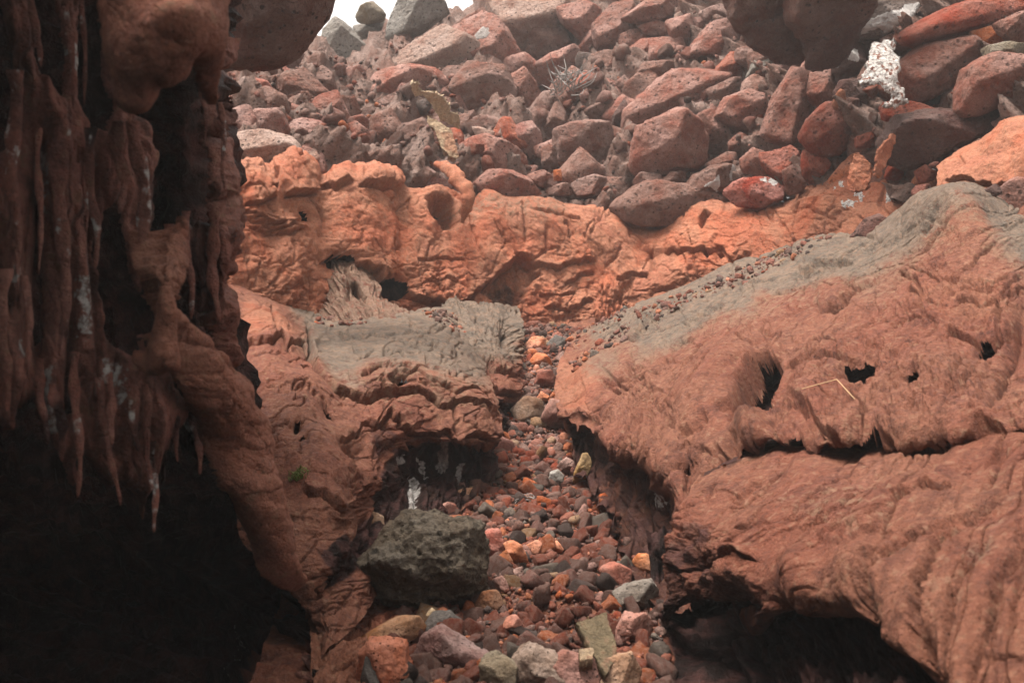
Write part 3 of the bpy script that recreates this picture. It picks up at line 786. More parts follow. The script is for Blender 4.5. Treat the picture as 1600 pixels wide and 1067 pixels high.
main = 1 - R.region([(850,640),(925,665),(956,705),(1010,725),(1050,760),(1080,870),(1110,800),(1150,715),(1280,690),(1600,650),(1760,650),(1760,1000),(800,1000)], 6)
R.h += main*(.024*fbm2(fa/320, fb/46, 2, 44) + .0012*fbm2(fa/150, fb/11, 2, 45))
R.bump(1495,335,50,34,.16); R.bump(1100,640,50,110,.14,28); R.bump(1130,600,30,120,.05,30); R.bump(1230,600,18,60,-.05,10)
R.bump(925,590,26,45,.06,20); R.bump(985,680,30,40,.06); R.bump(1280,620,70,40,.06); R.bump(1450,620,90,50,.06); R.bump(1590,520,14,60,-.10,20)
R.hole([(1172,595),(1188,566),(1200,560),(1216,566),(1222,580),(1212,620),(1200,645),(1180,650),(1160,640),(1160,620)], j=3, wl=14, curl=.05, rng=4)
R.bump(1178,672,22,26,.10)
R.hole([(1318,578),(1335,570),(1352,566),(1370,568),(1366,588),(1345,600),(1330,598)], j=3, wl=14, curl=.05, rng=4)
R.hole([(1424,605),(1434,592),(1443,597),(1438,608),(1428,611)], j=3, wl=14, curl=.05, rng=4)
R.hole([(1276,484),(1300,482),(1316,470),(1330,462),(1322,476),(1304,488),(1282,490)], j=3, wl=14, curl=.05, rng=4)
R.hole([(1528,540),(1545,532),(1550,534),(1538,550),(1528,552)], j=3, wl=14, curl=.05, rng=4)
R.pit([(1447,365),(1462,345),(1485,336),(1478,350),(1460,365)], 0.0300, edge=4, j=2)
R.pit([(1040,562),(1030,575),(1035,584),(1048,578),(1046,566)], 0.0400, edge=3, j=2); R.bump(1027,606,9,12,.07)
R.pit([(885,646),(905,640),(930,648),(938,636),(934,668),(900,690)], 0.07, edge=4)
# breaks
R.scarp([(1225,640),(1270,650),(1300,690),(1340,700),(1370,682),(1400,690),(1430,715),(1465,690),(1500,695),(1540,668),(1575,660)], 0.0416, 55, j=6, under=.3)
R.scarp([(1130,665),(1150,640),(1165,600),(1180,570),(1200,558),(1222,566)], 0.0312, 40, j=4, under=.2)
R.scarp([(945,600),(965,595),(985,582),(1010,572)], 0.0173, 22, j=4); R.scarp([(962,610),(985,612),(1010,598),(1030,585)], 0.0243, 22, j=4)
R.scarp([(1230,572),(1262,578),(1290,562),(1330,570),(1350,560)], 0.0173, 40, j=6)
R.scarp([(1480,520),(1510,532),(1545,536),(1560,525),(1580,510)], 0.0277, 30, j=4); R.scarp([(1390,512),(1420,497),(1450,502),(1470,512)], 0.0104, 25)
R.scarp([(1340,455),(1300,452),(1278,445)], 0.0173, 20, j=3); R.scarp([(1280,484),(1316,474),(1338,462),(1370,440)], 0.0208, 28, j=3)
R.scarp([(1250,425),(1275,408),(1310,405),(1330,400)], 0.0243, 20, j=3); R.scarp([(985,535),(1000,520),(1012,505),(1025,498)], 0.0347, 30, j=3)
R.scarp([(1045,545),(1062,530),(1085,528)], 0.0104, 14, j=3); R.scarp([(1150,535),(1170,545),(1200,540)], 0.0069, 14)
R.scarp([(1400,430),(1440,420),(1470,440),(1500,430)], 0.0139, 12); R.scarp([(1425,450),(1440,470),(1450,500)], 0.0173, 14)
R.scarp([(1500,450),(1530,458),(1560,452)], 0.0139, 10); R.scarp([(1490,470),(1530,478),(1570,470),(1600,455)], 0.0173, 12)
R.crack([(1600,430),(1560,470),(1560,520),(1535,560)], 3, 0.0486, 4); R.crack([(1600,510),(1575,560),(1560,620),(1550,650)], 4, 0.0972, 4)
R.crack([(1445,545),(1460,530),(1470,500)], 2, 0.0324, 3); R.crack([(1385,590),(1410,570),(1440,550)], 2.5, 0.0324); R.crack([(1560,380),(1530,400),(1500,430),(1470,470)], 3, 0.0486, 5)
R.crack([(1040,630),(1060,628),(1080,640)], 1.5, 0.0162, 2); R.crack([(1085,700),(1105,690),(1120,670)], 4, 0.0648); R.crack([(1095,770),(1110,745),(1140,705),(1150,680)], 5, 0.0972)
R.crack([(1045,690),(1060,700),(1075,720),(1080,740)], 4, 0.0729); R.bump(1050,688,14,4,-.07,5)
for c in [[(1090,540),(1110,520),(1120,500)],[(1130,545),(1150,520),(1165,500)],[(1060,600),(1075,570),(1090,555)],[(1200,540),(1215,520),(1240,500)],[(1350,520),(1365,500),(1385,480)],[(1300,530),(1310,510),(1325,495)]]:
    R.crack(c, 2, .016, 3)
for c, w, dp in [([(1247,430),(1271,420),(1313,409)],3,.07),([(1275,486),(1299,482),(1322,467),(1341,456),(1370,439)],3,.08),([(1318,446),(1339,453)],2.2,.06),
        ([(943,599),(969,613),(988,595),(1016,595),(1035,590)],3,.10),([(964,590),(983,576),(1012,569)],2.5,.06),([(1219,566),(1200,562),(1181,576),(1167,604),(1158,632),(1148,670)],4,.14),
        ([(1313,585),(1337,583),(1355,571),(1372,576)],3,.07),([(1417,472),(1421,491),(1445,477),(1450,449)],3,.05),([(1445,373),(1464,354),(1487,338)],5,.06),([(988,529),(1012,503),(1030,493)],4,.12),
        ([(1400,425),(1430,440),(1445,470),(1470,480)],3,.05),([(1500,440),(1530,452),(1575,440)],3,.05),([(1090,640),(1110,610),(1125,570)],2.2,.04),([(1052,640),(1060,600),(1085,560),(1120,520)],2.2,.04),
        ([(1240,640),(1262,655),(1300,665)],2.5,.05),([(1480,640),(1500,600),(1515,560)],2.2,.04),([(1420,660),(1440,640),(1470,650)],2.2,.04),([(1330,520),(1360,505),(1400,500)],2.5,.05),
        ([(1060,505),(1090,495),(1130,478)],2.2,.05),([(1130,460),(1180,445),(1215,440)],2.2,.04),([(1180,480),(1215,462),(1255,455)],2.2,.04)]:
    R.crack(c, w, dp, 4)
R.hole([(1128,760),(1150,712),(1175,702),(1200,694),(1215,685),(1240,679),(1262,689),(1285,703),(1310,712),(1330,704),(1352,687),(1372,685),(1395,698),(1425,715),(1450,701),(1470,690),(1500,696),(1530,680),(1560,668),(1600,650),(1780,640),(1780,1000),(1128,1000)], j=6, wl=16, curl=.06, rng=7)
R.streak(0.05, 20, 88, 5, 2, seed=46, region=lowpart); R.rough(.02, .15, 3, seed=47, region=lowpart)
fib = R.region([(975,620),(1020,600),(1040,640),(1030,720),(960,715)], 12)
R.streak(0.018, 6, 115, 7, 2, seed=48, region=fib, ridged=True)
inn = R.region([(1172,595),(1216,566),(1215,640),(1190,650)], 6); R.streak(.02, 5, 110, 6, 2, seed=49, region=inn, ridged=True)
R.streak(.02, 9, 130, 4, 3, seed=50, region=R.region([(1410,430),(1590,430),(1580,520),(1430,520)], 20), ridged=True)
R.cracknet(46, .03, .020, seed=51, sx=.8, sy=1.2, amount=.33, region=main)
R.cracknet(30, .05, .022, seed=53, amount=.40, region=R.region([(1180,560),(1400,540),(1560,640),(1400,700),(1230,660)], 30))
R.terrace(.013, 110, 0, 2.4, 1.5, 4, 71, main, FL); R.grooves(.045, 60, 0, 4, .022, 3, 73, main, FL, .36); R.grooves(.022, 30, 0, 5, .030, 2, 75, main, FL, .34)
R.terrace(.022, 60, 118, 1.3, 1.7, 5, 77, R.region([(1170,560),(1400,520),(1600,560),(1580,650),(1400,700),(1200,680)], 30)); R.grooves(.035, 18, 96, 5, .08, 3, 79, lowpart, amount=.6)
R.grooves(.03, 9, 114, 7, .12, 3, 81, fib, amount=.65)
R.rough(0.004, 0.07, 4, seed=54); R.rough(.003, .03, 4, seed=55)
brd = fbm2(R.px/60, R.py/40, 4, 9)
ridge = np.interp(R.px, [870,950,1000,1100,1200,1300,1400,1450,1520,1600,1750], [540,585,600,560,515,490,470,420,390,470,440])
R.mask[..., 0] = 0.95*sstep(30, -62, R.py - ridge + 26 + 26*brd) * (0.55 + 0.45*sstep(.3, .6, up))
R.tint(0, [(905,560),(985,540),(960,590),(920,600)], 15, .6)
R.tint(3, [(870,560),(930,545),(940,600),(915,650),(868,640)], 15, .45); R.tint(3, [(1440,310),(1540,310),(1560,370),(1460,400)], 20, .35); R.tint(3, [(1400,420),(1580,420),(1560,520),(1430,520)], 25, .3)
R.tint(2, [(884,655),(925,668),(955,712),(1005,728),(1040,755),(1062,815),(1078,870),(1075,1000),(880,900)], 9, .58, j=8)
R.tint(2, [(1160,640),(1180,600),(1200,575),(1210,590),(1190,650),(1195,700),(1150,705)], 8, .5); R.tint(2, [(1320,578),(1365,570),(1350,598)], 5, .45)  # pit interiors darkened in colour, shade painted in
R.tint(1, [(1030,765),(1042,770),(1040,800),(1030,795)], 4, .6, j=5, wl=8); R.tint(1, [(980,760),(990,762),(988,775),(980,772)], 3, .4)
col_ = int(np.argmin(np.abs(R.px[0] - 1300))); cut_ = int(np.argmax(R.py[:, col_] > 652))
row_ = np.arange(R.px.shape[0])[:, None] < cut_
R.core('right_bench_core', .24, M_skin, where=row_ & (R.py < 645) & (R.py > 400) & (R.px > 1060))
R.flow(120)
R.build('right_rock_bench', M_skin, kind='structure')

# big lobe low on the right
RL = Sheet(widen(kdepth([.825,.825,.83,.84,.845,.845,.845,.845,.86], [
 [(1098,735,5.75),(1180,688,5.7),(1280,668,5.55),(1380,666,5.2),(1500,655,4.85),(1600,610,4.65),(1720,580,4.45)],
 [(1090,752,5.35),(1175,718,5.3),(1280,704,5.1),(1380,700,4.8),(1500,692,4.4),(1605,650,4.2),(1730,620,4.0)],
 [(1068,790,5.0),(1155,757,4.85),(1270,738,4.6),(1375,730,4.3),(1500,720,3.95),(1612,690,3.75),(1740,670,3.5)],
 [(1046,835,4.72),(1130,818,4.4),(1250,795,4.05),(1370,782,3.75),(1490,775,3.45),(1615,755,3.25),(1750,745,3.0)],
 [(1036,880,4.6),(1115,880,4.2),(1215,868,3.75),(1335,852,3.4),(1470,845,3.1),(1620,835,2.85),(1770,825,2.65)],
 [(1033,915,4.55),(1112,925,4.15),(1200,918,3.68),(1310,912,3.22),(1455,910,2.88),(1625,905,2.62),(1790,900,2.42)],
 [(1032,945,4.55),(1105,955,4.2),(1195,958,3.68),(1300,965,3.15),(1445,985,2.72),(1630,985,2.45),(1810,980,2.25)],
 [(1032,965,4.6),(1100,968,4.35),(1192,985,3.8),(1297,1000,3.2),(1440,1050,2.6),(1640,1075,2.3),(1830,1070,2.05)],
 [(1032,985,4.7),(1095,985,4.6),(1190,1000,4.1),(1296,1020,3.5),(1438,1120,2.6),(1650,1180,2.15),(1850,1180,1.9)]]), 2200, .86), step=1.2)
L = RL
L.rough(.025, .5, 3, seed=61); L.rough(.006, .15, 4, seed=62)
# folds run from the upper right, arching down
ang = np.degrees(np.arctan2(L.py-1500, L.px-1900))
fold_x = np.hypot((L.px-1250)/1.0, (L.py-1350)/1.35)     # arcs round a point below the frame
def arcs(s, amp, wl, seed, region=1.0, ridged=False):
    t = s.px - 0.0022*(s.py-620)**2*-1.0
    q = (s.px - 1100) + 0.9*(s.py-700) - 0.0011*(s.py-700)**2
    n = fbm2(q/wl, s.py/900 + s.px/1400, 3, seed, ridged=ridged)
    s.h += amp*n*region
right = sstep(1290, 1400, L.px + 0.5*(L.py-850)); left = 1-right
arcs(L, .020, 70, 63, right); arcs(L, .003, 22, 64, right, True)
L.streak(.014, 24, 140, 7, 2, seed=65, region=left*sstep(900, 820, L.py)); L.streak(.001, 12, 146, 9, 2, seed=66, region=left*sstep(900, 800, L.py), ridged=True)
L.streak(.018, 24, 148, 6, 2, seed=67, region=sstep(840, 780, L.py)*sstep(1150,1250,L.px))
L.streak(.001, 12, 150, 8, 2, seed=69, region=sstep(850, 780, L.py)*sstep(1150,1250,L.px), ridged=True)
for c, w, dp in [([(1570,760),(1510,805),(1460,850),(1435,910),(1428,980),(1440,1040)], 6, .10),([(1520,790),(1400,850),(1360,900),(1345,940)], 4, .05),
                 ([(1600,830),(1560,900),(1540,980),(1505,1067)], 4, .05),([(1600,860),(1585,930),(1575,1000)], 3, .03),([(1430,830),(1380,870),(1352,910),(1345,945)], 5, .08),
                 ([(1545,840),(1500,900),(1480,960),(1465,1010)], 4, .04),([(1530,1015),(1560,1022),(1600,1030)], 3, .03)]:
    L.crack(c, w*1.2, dp*.8, 5)
L.scarp([(1035,880),(1070,890),(1110,870),(1140,880),(1165,870),(1190,880)], 0.0200, 30, j=6)
L.scarp([(1395,782),(1440,765),(1490,760)], 0.0160, 15); L.scarp([(1250,830),(1310,800),(1350,775)], 0.0120, 18); L.scarp([(1310,860),(1330,830),(1370,810)], 0.0120, 18)
L.bump(1150,900,30,24,.06); L.bump(1340,890,40,40,.05); L.bump(1250,900,30,40,.06); L.bump(1105,880,20,14,-.05); L.bump(1160,870,25,10,.05)
por = L.region([(1032,850),(1090,800),(1150,880),(1190,900),(1180,960),(1030,980)], 15)
L.rough(.014, .07, 4, seed=68, region=por)
qa = (L.py-0.3*L.px); qb = (L.px - 1100) + 0.9*(L.py-700) - 0.0011*(L.py-700)**2
upl = sstep(880, 800, L.py - .12*(1600-L.px)*0 )*sstep(1480, 1330, L.px - .5*(800-L.py))
L.terrace(.010, 80, 146, 2.4, 1.5, 4, 83, np.clip(upl+left*.5, 0, 1)); L.grooves(.028, 38, 146, 7, .032, 3, 85, np.clip(upl+left*.4, 0, 1), amount=.62); L.grooves(.012, 30, 148, 5, .03, 2, 87, upl, amount=.6)
L.grooves(.05, 60, 0, 14, .035, 2, 89, right, (qa, qb), .55); L.grooves(.012, 50, 0, 9, .022, 2, 91, right, (qa, qb), .5); L.terrace(.004, 80, 0, 9, 2.6, 3, 93, right, (qa, qb))
L.terrace(.009, 22, 100, 1.2, 3, 5, 95, por)
L.rough(.0025, .05, 4, seed=70); L.rough(.0015, .02, 3, seed=71)
lip = [(1000,700),(1800,560),(1900,1300),(1440,1300),(1436,1000),(1412,1028),(1390,1018),(1363,1016),(1350,985),(1348,925),(1338,955),(1325,962),(1300,948),(1270,958),(1255,972),(1225,970),(1212,945),(1203,985),(1200,1080),(1170,1080),(1155,1035),(1142,1002),(1160,955),(1150,935),(1110,945),(1070,958),(1055,980),(1050,1080),(1020,1080)]
L.cut(lip, j=5, wl=24, curl=.09, rng=14)
L.mask[..., 2] = np.clip(por*0.52 + .45*sstep(920, 980, L.py)*left, 0, .8)
L.tint(0, [(1505,868),(1545,838),(1558,855),(1525,880),(1500,905),(1508,880)], 14, .6, j=8, wl=14)
L.tint(1, [(1190,795),(1235,765),(1250,770),(1215,800),(1200,805)], 7, .30, j=8, wl=10); pass
L.tint(0, [(1260,770),(1350,760),(1400,790),(1330,820),(1270,810)], 30, .3)
mp_ = 3.0/F
L.U, L.V = ((L.px - 1100) + 0.9*(L.py-700) - 0.0011*(L.py-700)**2)*mp_, (L.py-0.3*L.px)*mp_
L.tint(2, [(1100,760),(1180,712),(1280,700),(1330,708),(1380,692),(1430,710),(1500,692),(1600,645),(1600,600),(1100,640)], 7, .6)  # dark band painting the shade of the gap under the bench lip
L.build('right_rock_lobe', M_skin, thick=.02, kind='structure')

# dark recess under that lobe
RR = Sheet(kdepth([.87]*5, [[(1010,830,5.3),(1120,830,5.2),(1240,820,4.9),(1350,830,4.4),(1480,850,3.9)],
  [(1020,940,5.0),(1120,940,5.0),(1230,935,4.5),(1340,940,4.0),(1480,950,3.4)],
  [(1020,1010,4.5),(1110,1020,4.7),(1210,1010,4.1),(1330,1010,3.6),(1470,1020,3.1)],
  [(1020,1090,4.0),(1100,1100,4.2),(1200,1090,3.6),(1320,1090,3.2),(1460,1100,2.8)],
  [(1010,1200,3.5),(1100,1200,3.6),(1200,1200,3.2),(1320,1200,2.9),(1460,1200,2.6)]]), step=1.8)
RR.rough(.08, .35, 4, seed=72); RR.streak(.05, 12, 84, 5, 3, seed=73)
RR.mask[..., 2] = .85  # near-black colour paints the shade of the recess
RR.tint(1, [(1130,995),(1142,985),(1148,1030),(1138,1040)], 5, .6)
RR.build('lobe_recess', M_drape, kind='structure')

# sandy bank at the foot of the left bench
BK = Sheet(kdepth([1.06]*6, [[(470,900,4.2),(515,880,4.5),(560,880,4.7),(620,890,4.8),(680,900,5.3)],
  [(474,915,4.02),(515,905,4.3),(560,915,4.45),(620,935,4.4),(680,945,4.95)],
  [(480,960,3.78),(522,955,3.95),(560,960,4.1),(620,965,4.1),(680,965,4.75)],
  [(484,1010,3.5),(530,1010,3.55),(570,1005,3.7),(620,1000,3.75),(670,995,4.4)],
  [(488,1060,3.25),(530,1065,3.25),(570,1055,3.35),(610,1045,3.45),(665,1035,4.15)],
  [(490,1130,2.95),(530,1130,2.95),(570,1120,3.05),(610,1110,3.1),(665,1100,3.75)]]), step=1.0)
BK.rough(.03, .3, 4, seed=81); BK.streak(.018, 9, -14, 7, 3, seed=82, region=BK.region([(530,940),(700,930),(660,1060),(520,1080)], 15), ridged=True)
BK.streak(.02, 10, 80, 6, 3, seed=83, region=BK.region([(470,890),(530,900),(525,1100),(480,1100)], 10))
BK.scarp([(520,1005),(560,1000),(600,985),(640,970)], 0.0150, 20); BK.scarp([(520,1050),(550,1045),(580,1030)], 0.0150, 20)
BK.terrace(.010, 40, -10, 2.2, 3.2, 5, 97); BK.rough(.005, .05, 4, seed=84)
BK.tint_all(3, .35)
BK.build('sandy_bank', M_skin, kind='structure')
# ------------------------------------------------------------------ hanging lava close by on the left
# cavity behind and below the drapes
CV = Sheet([[(-1500,-900,1.0),(-800,-900,1.3),(-300,-800,1.7),(0,-700,1.9),(200,-620,2.1),(330,-560,2.4),(366,-500,3.0)],
  [(-1500,-260,1.2),(-800,-260,1.8),(-300,-260,3.2),(0,-260,3.3),(200,-250,3.4),(330,-240,3.6),(366,-230,4.0)],
  [(-1500,0,1.2),(-800,0,2.2),(-300,0,3.6),(0,0,3.7),(200,0,3.8),(330,0,4.0),(362,0,4.6)],
  [(-1500,250,1.2),(-800,250,2.6),(-300,250,4.0),(0,250,4.1),(200,250,4.2),(330,250,4.4),(364,250,5.2)],
  [(-1500,480,1.2),(-800,480,2.9),(-300,480,4.3),(0,480,4.4),(200,490,4.5),(330,520,4.6),(372,560,5.0)],
  [(-1500,700,1.2),(-800,700,3.2),(-300,700,4.6),(0,700,4.7),(200,720,4.8),(350,780,4.7),(440,800,4.6)],
  [(-1500,860,1.2),(-800,860,4.2),(-300,860,5.6),(0,860,5.6),(200,870,5.6),(370,890,5.0),(480,900,4.35)],
  [(-1500,960,1.2),(-800,960,3.9),(-300,960,5.3),(0,960,5.3),(200,960,5.2),(380,960,4.7),(492,960,4.05)],
  [(-1500,1080,1.2),(-800,1080,3.0),(-300,1080,4.4),(0,1080,4.4),(200,1080,4.3),(380,1080,3.9),(500,1080,3.35)],
  [(-1500,1250,1.2),(-800,1250,1.8),(-300,1250,3.2),(0,1250,3.2),(200,1250,3.2),(380,1250,3.0),(510,1250,2.6)]], step=5.0)
CV.rough(.12, .6, 4, seed=91); CV.rough(.05, .15, 4, seed=92); CV.streak(.04, 12, 80, 4, 3, seed=93, region=sstep(900,800,CV.py))
CV.mask[..., 2] = 1.0  # near-black colour paints the cave's darkness onto the sheet
CV.tint(1, [(340,1060),(360,1000),(362,965),(380,975),(385,1010),(360,1067)], 8, .42, j=8)
CV.tint(1, [(412,905),(425,890),(436,910),(430,935)], 6, .4, j=6); CV.tint(1, [(270,990),(300,995),(290,1020)], 8, .3)
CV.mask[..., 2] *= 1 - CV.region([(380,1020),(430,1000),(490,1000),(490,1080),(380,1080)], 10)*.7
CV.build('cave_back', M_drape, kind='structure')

def drape(name, rows, step=1.0, **k):
    return Sheet(rows, step=step)

# broad hanging body
D1 = Sheet([[(-200,-330,3.9),(0,-330,3.9),(150,-330,3.9),(330,-330,4.0)],
  [(-160,-240,2.7),(0,-240,2.7),(150,-240,2.85),(310,-240,3.0)],
  [(-120,-140,2.53),(0,-140,2.58),(150,-140,2.73),(300,-140,2.93)],
  [(-120,100,2.48),(0,100,2.54),(150,100,2.68),(300,100,2.93)],
  [(-120,350,2.43),(0,350,2.50),(150,350,2.63),(300,350,2.88)],
  [(-120,560,2.43),(0,560,2.50),(150,560,2.63),(300,560,2.83)],
  [(-120,720,2.40),(0,720,2.46),(150,720,2.60),(300,720,2.80)],
  [(-120,840,2.50),(0,840,2.55),(150,840,2.70),(300,840,2.90)]], step=1.5)
D = D1
D.streak(.060, 62, 90, 5, 2, seed=101); D.streak(.014, 24, 88, 6, 2, seed=102); D.streak(.0012, 9, 90, 9, 2, seed=103)
D.terrace(.010, 60, 90, 4, 1.8, 5, 107); D.grooves(.018, 40, 90, 6, .04, 2, 108, amount=.45)
D.rough(.008, .12, 3, seed=104); D.rough(.0018, .03, 4, seed=105)
for x, y, rx, ry, h in [(100,250,14,150,.04),(200,420,18,120,.05),(25,430,14,110,.05),(62,420,7,200,-.08),(150,340,7,240,-.05),(80,560,20,120,.05),(130,600,16,110,.05),(180,650,22,60,.05),(245,640,24,60,.04),(20,600,16,60,.05),(110,510,6,160,-.05)]:
    D.bump(x, y, rx, ry, h)
D.hole([(-130,-150),(-20,-150),(0,0),(18,80),(30,150),(20,215),(0,228),(-130,200)], j=4, curl=.05, rng=8)
D.hole([(46,-150),(85,-150),(95,20),(104,90),(97,148),(82,125),(62,110),(56,40)], j=4, curl=.05, rng=8)
D.hole([(136,-150),(165,-150),(174,60),(182,168),(165,205),(146,188),(128,150),(134,40)], j=4, curl=.05, rng=8)
D.hole([(170,330),(185,315),(196,330),(200,380),(205,420),(222,440),(232,460),(233,520),(225,560),(205,560),(180,540),(168,500),(163,440),(164,380)], j=4, curl=.05, rng=8)
D.hole([(225,150),(310,120),(310,420),(262,400),(250,360),(258,250),(250,180)], j=4, curl=.05, rng=8)
D.hole([(55,430),(62,400),(68,440),(70,520),(60,540),(54,500)], j=4, curl=.05, rng=8); D.hole([(108,590),(118,580),(128,600),(125,640),(112,640)], j=4, curl=.05, rng=8)
D.hole([(-130,655),(0,660),(10,672),(22,668),(30,640),(45,625),(58,625),(70,655),(88,690),(100,715),(112,772),(122,780),(130,765),(132,722),(142,722),(155,745),(170,770),(180,788),(192,770),(210,778),(225,795),(236,832),(246,800),(250,775),(262,740),(280,690),(310,640),(310,900),(-130,900)], j=4, curl=.05, rng=8)
D.hole([(235,440),(262,400),(310,420),(310,640),(285,600),(290,560),(235,540)], j=4, curl=.05, rng=8)
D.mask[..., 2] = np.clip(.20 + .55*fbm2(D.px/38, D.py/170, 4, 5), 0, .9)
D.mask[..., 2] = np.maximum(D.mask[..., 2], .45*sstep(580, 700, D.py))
for a in [[(62,220),(80,250),(75,330),(110,330),(112,350),(62,330)],[(135,215),(155,230),(150,330),(120,338),(125,325),(138,300)],[(115,420),(140,430),(145,520),(115,540)],[(55,580),(80,570),(100,680),(70,690)],[(160,560),(190,575),(185,650),(165,640)],[(10,420),(28,410),(30,440),(12,450)],[(100,60),(125,70),(135,150),(118,140)],[(25,500),(40,520),(35,570),(22,560)]]:
    D.tint(1, a, 9, .55, j=9, wl=14)
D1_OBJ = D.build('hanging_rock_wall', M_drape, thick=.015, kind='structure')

# rounded hood above it
H = Sheet([[(138,-170,2.6),(220,-170,2.4),(300,-170,2.5),(372,-170,2.9)],
  [(140,-90,2.25),(220,-90,2.1),(300,-90,2.12),(372,-90,2.4)],
  [(140,0,2.18),(220,0,2.06),(300,0,2.08),(370,0,2.32)],
  [(142,60,2.17),(220,60,2.04),(300,60,2.07),(370,60,2.32)],
  [(146,110,2.2),(220,110,2.08),(300,110,2.13),(370,110,2.36)],
  [(150,160,2.25),(220,160,2.13),(300,160,2.2),(370,160,2.42)],
  [(165,215,2.5),(220,215,2.3),(300,215,2.4),(366,215,2.6)]], step=1.1)
H.terrace(.0025, 60, 70, 1.5, 2.6, 5, 115); H.rough(.012, .3, 3, seed=111); H.rough(.0035, .06, 4, seed=112); H.rough(.0012, .02, 4, seed=113)
H.bump(278,26,24,22,.026); H.bump(264,60,19,14,-.020); H.bump(325,50,25,40,.012); H.bump(215,90,30,50,.012); H.bump(215,165,25,15,.010)
H.crack([(225,130),(232,145),(230,165)], 4, 0.0090)
H.cut([(130,-160),(140,-40),(147,20),(152,70),(162,120),(172,165),(188,178),(205,183),(225,178),(238,165),(232,142),(240,126),(252,140),(262,144),(276,140),(290,128),(302,120),(308,102),(318,92),(332,104),(340,130),(350,180),(354,170),(357,140),(362,60),(364,0),(360,-160)], j=3, wl=22, curl=.05, rng=8)
H.mask[..., 2] = .15
H.build('hanging_rock_hood', M_hood, thick=.015, kind='structure')

# rim column at the edge of the opening
C1 = Sheet([[(250,60,3.0),(310,60,3.05),(350,60,3.1),(374,60,3.3)],
  [(250,200,3.0),(310,200,3.05),(350,200,3.0),(372,200,3.25)],
  [(252,330,2.95),(312,330,3.0),(356,330,2.98),(382,330,3.2)],
  [(255,450,2.9),(315,450,2.95),(356,450,2.98),(380,450,3.2)],
  [(262,540,2.9),(320,540,2.95),(356,540,3.0),(378,540,3.2)],
  [(270,640,3.0),(325,640,3.05),(356,640,3.1),(376,640,3.3)]], step=1.0)
C1.streak(.03, 20, 88, 8, 2, seed=121); C1.streak(.009, 8, 88, 8, 3, seed=122); C1.terrace(.005, 30, 88, 7, 3, 5, 125); C1.grooves(.018, 18, 88, 6, .08, 3, 127, amount=.6); C1.rough(.006, .08, 4, seed=123); C1.rough(.002, .025, 4, seed=124)
C1.hole([(240,40),(300,120),(316,100),(322,95),(332,130),(330,180),(336,195),(342,200),(348,195),(352,210),(346,230),(352,260),(345,300),(355,310),(352,330),(342,350),(330,365),(318,345),(308,330),(300,345),(285,330),(262,380),(240,380)], j=4, curl=.07, rng=8)
C1.hole([(300,40),(349,40),(349,130),(342,185),(330,120),(318,98),(308,60)], j=4, curl=.07, rng=8)
C1.hole([(365,110),(400,110),(400,200),(368,200),(360,160)], j=4, curl=.07, rng=8); C1.hole([(366,420),(374,415),(376,450),(368,460)], j=4, curl=.07, rng=8)
C1.hole([(240,380),(262,392),(285,455),(300,470),(330,500),(350,505),(362,520),(368,600),(372,660),(240,660)], j=4, curl=.07, rng=8)
C1.tint(2, [(240,40),(345,40),(345,480),(240,480)], 25, .6)
C1.tint(0, [(350,270),(362,280),(372,320),(360,330)], 6, .4)
C1.build('opening_rim_column', M_drape, thick=.015, kind='structure')

# tongue and long slanting flap running down to the trench
T = Sheet([[(240,330,2.62),(250,330,2.60),(258,332,2.62)],
  [(233,430,2.52),(262,425,2.5),(292,432,2.62)],
  [(222,520,2.5),(280,510,2.5),(334,520,2.75)],
  [(215,580,2.5),(300,575,2.55),(380,565,2.95)],
  [(240,640,2.6),(330,640,2.7),(418,615,3.1)],
  [(300,700,2.75),(370,700,2.9),(446,680,3.25)],
  [(340,770,2.85),(400,770,2.95),(462,750,3.2)],
  [(375,830,2.95),(425,830,3.05),(478,820,3.3)],
  [(410,880,3.05),(450,880,3.15),(490,875,3.35)],
  [(440,930,3.1),(470,930,3.2),(502,920,3.38)]], step=0.9)
T.terrace(.006, 60, 62, 2.2, 1.8, 6, 135); T.grooves(.010, 34, 62, 5, .03, 3, 137, amount=.4); T.rough(.014, .25, 3, seed=131); T.rough(.0035, .06, 4, seed=132); T.streak(.003, 14, 62, 7, 2, seed=133); T.rough(.0015, .02, 4, seed=134)
T.bump(385,577,34,9,.030,48); T.bump(358,547,30,8,.022,42); T.bump(262,565,26,22,.022); T.bump(300,590,20,30,-.02,60)
T.scarp([(395,660),(415,655),(428,668)], 0.0080, 20); T.scarp([(392,690),(400,700),(420,692)], 0.0080, 16); T.scarp([(395,770),(420,760),(450,755)], 0.0100, 22)
T.crack([(412,620),(425,670),(440,740),(452,790)], 3, 0.0175, 4); T.crack([(345,600),(360,640),(375,690)], 3, 0.0105); T.bump(436,820,8,6,.010)
T.crack([(245,420),(275,470),(300,520),(330,560)], 3, 0.0105); T.crack([(285,480),(310,520),(345,550),(380,590)], 4, 0.0175)
T.cut([(240,320),(256,332),(264,392),(290,440),(300,470),(332,505),(356,540),(385,575),(412,600),(420,628),(436,650),(447,682),(456,740),(470,800),(486,868),(502,905),(495,914),(480,906),(455,895),(430,872),(410,845),(395,808),(385,765),(374,722),(362,690),(349,655),(335,610),(322,560),(305,520),(296,510),(286,545),(292,590),(278,598),(262,590),(250,600),(225,602),(214,590),(222,530),(234,440),(242,380)], j=3, wl=24, curl=.11, rng=11)
T.mask[..., 2] = .12
T.tint(2, [(295,505),(325,560),(315,600),(295,560)], 6, .6)
T.build('slanting_rock_flap', M_hood, thick=.015, kind='structure')

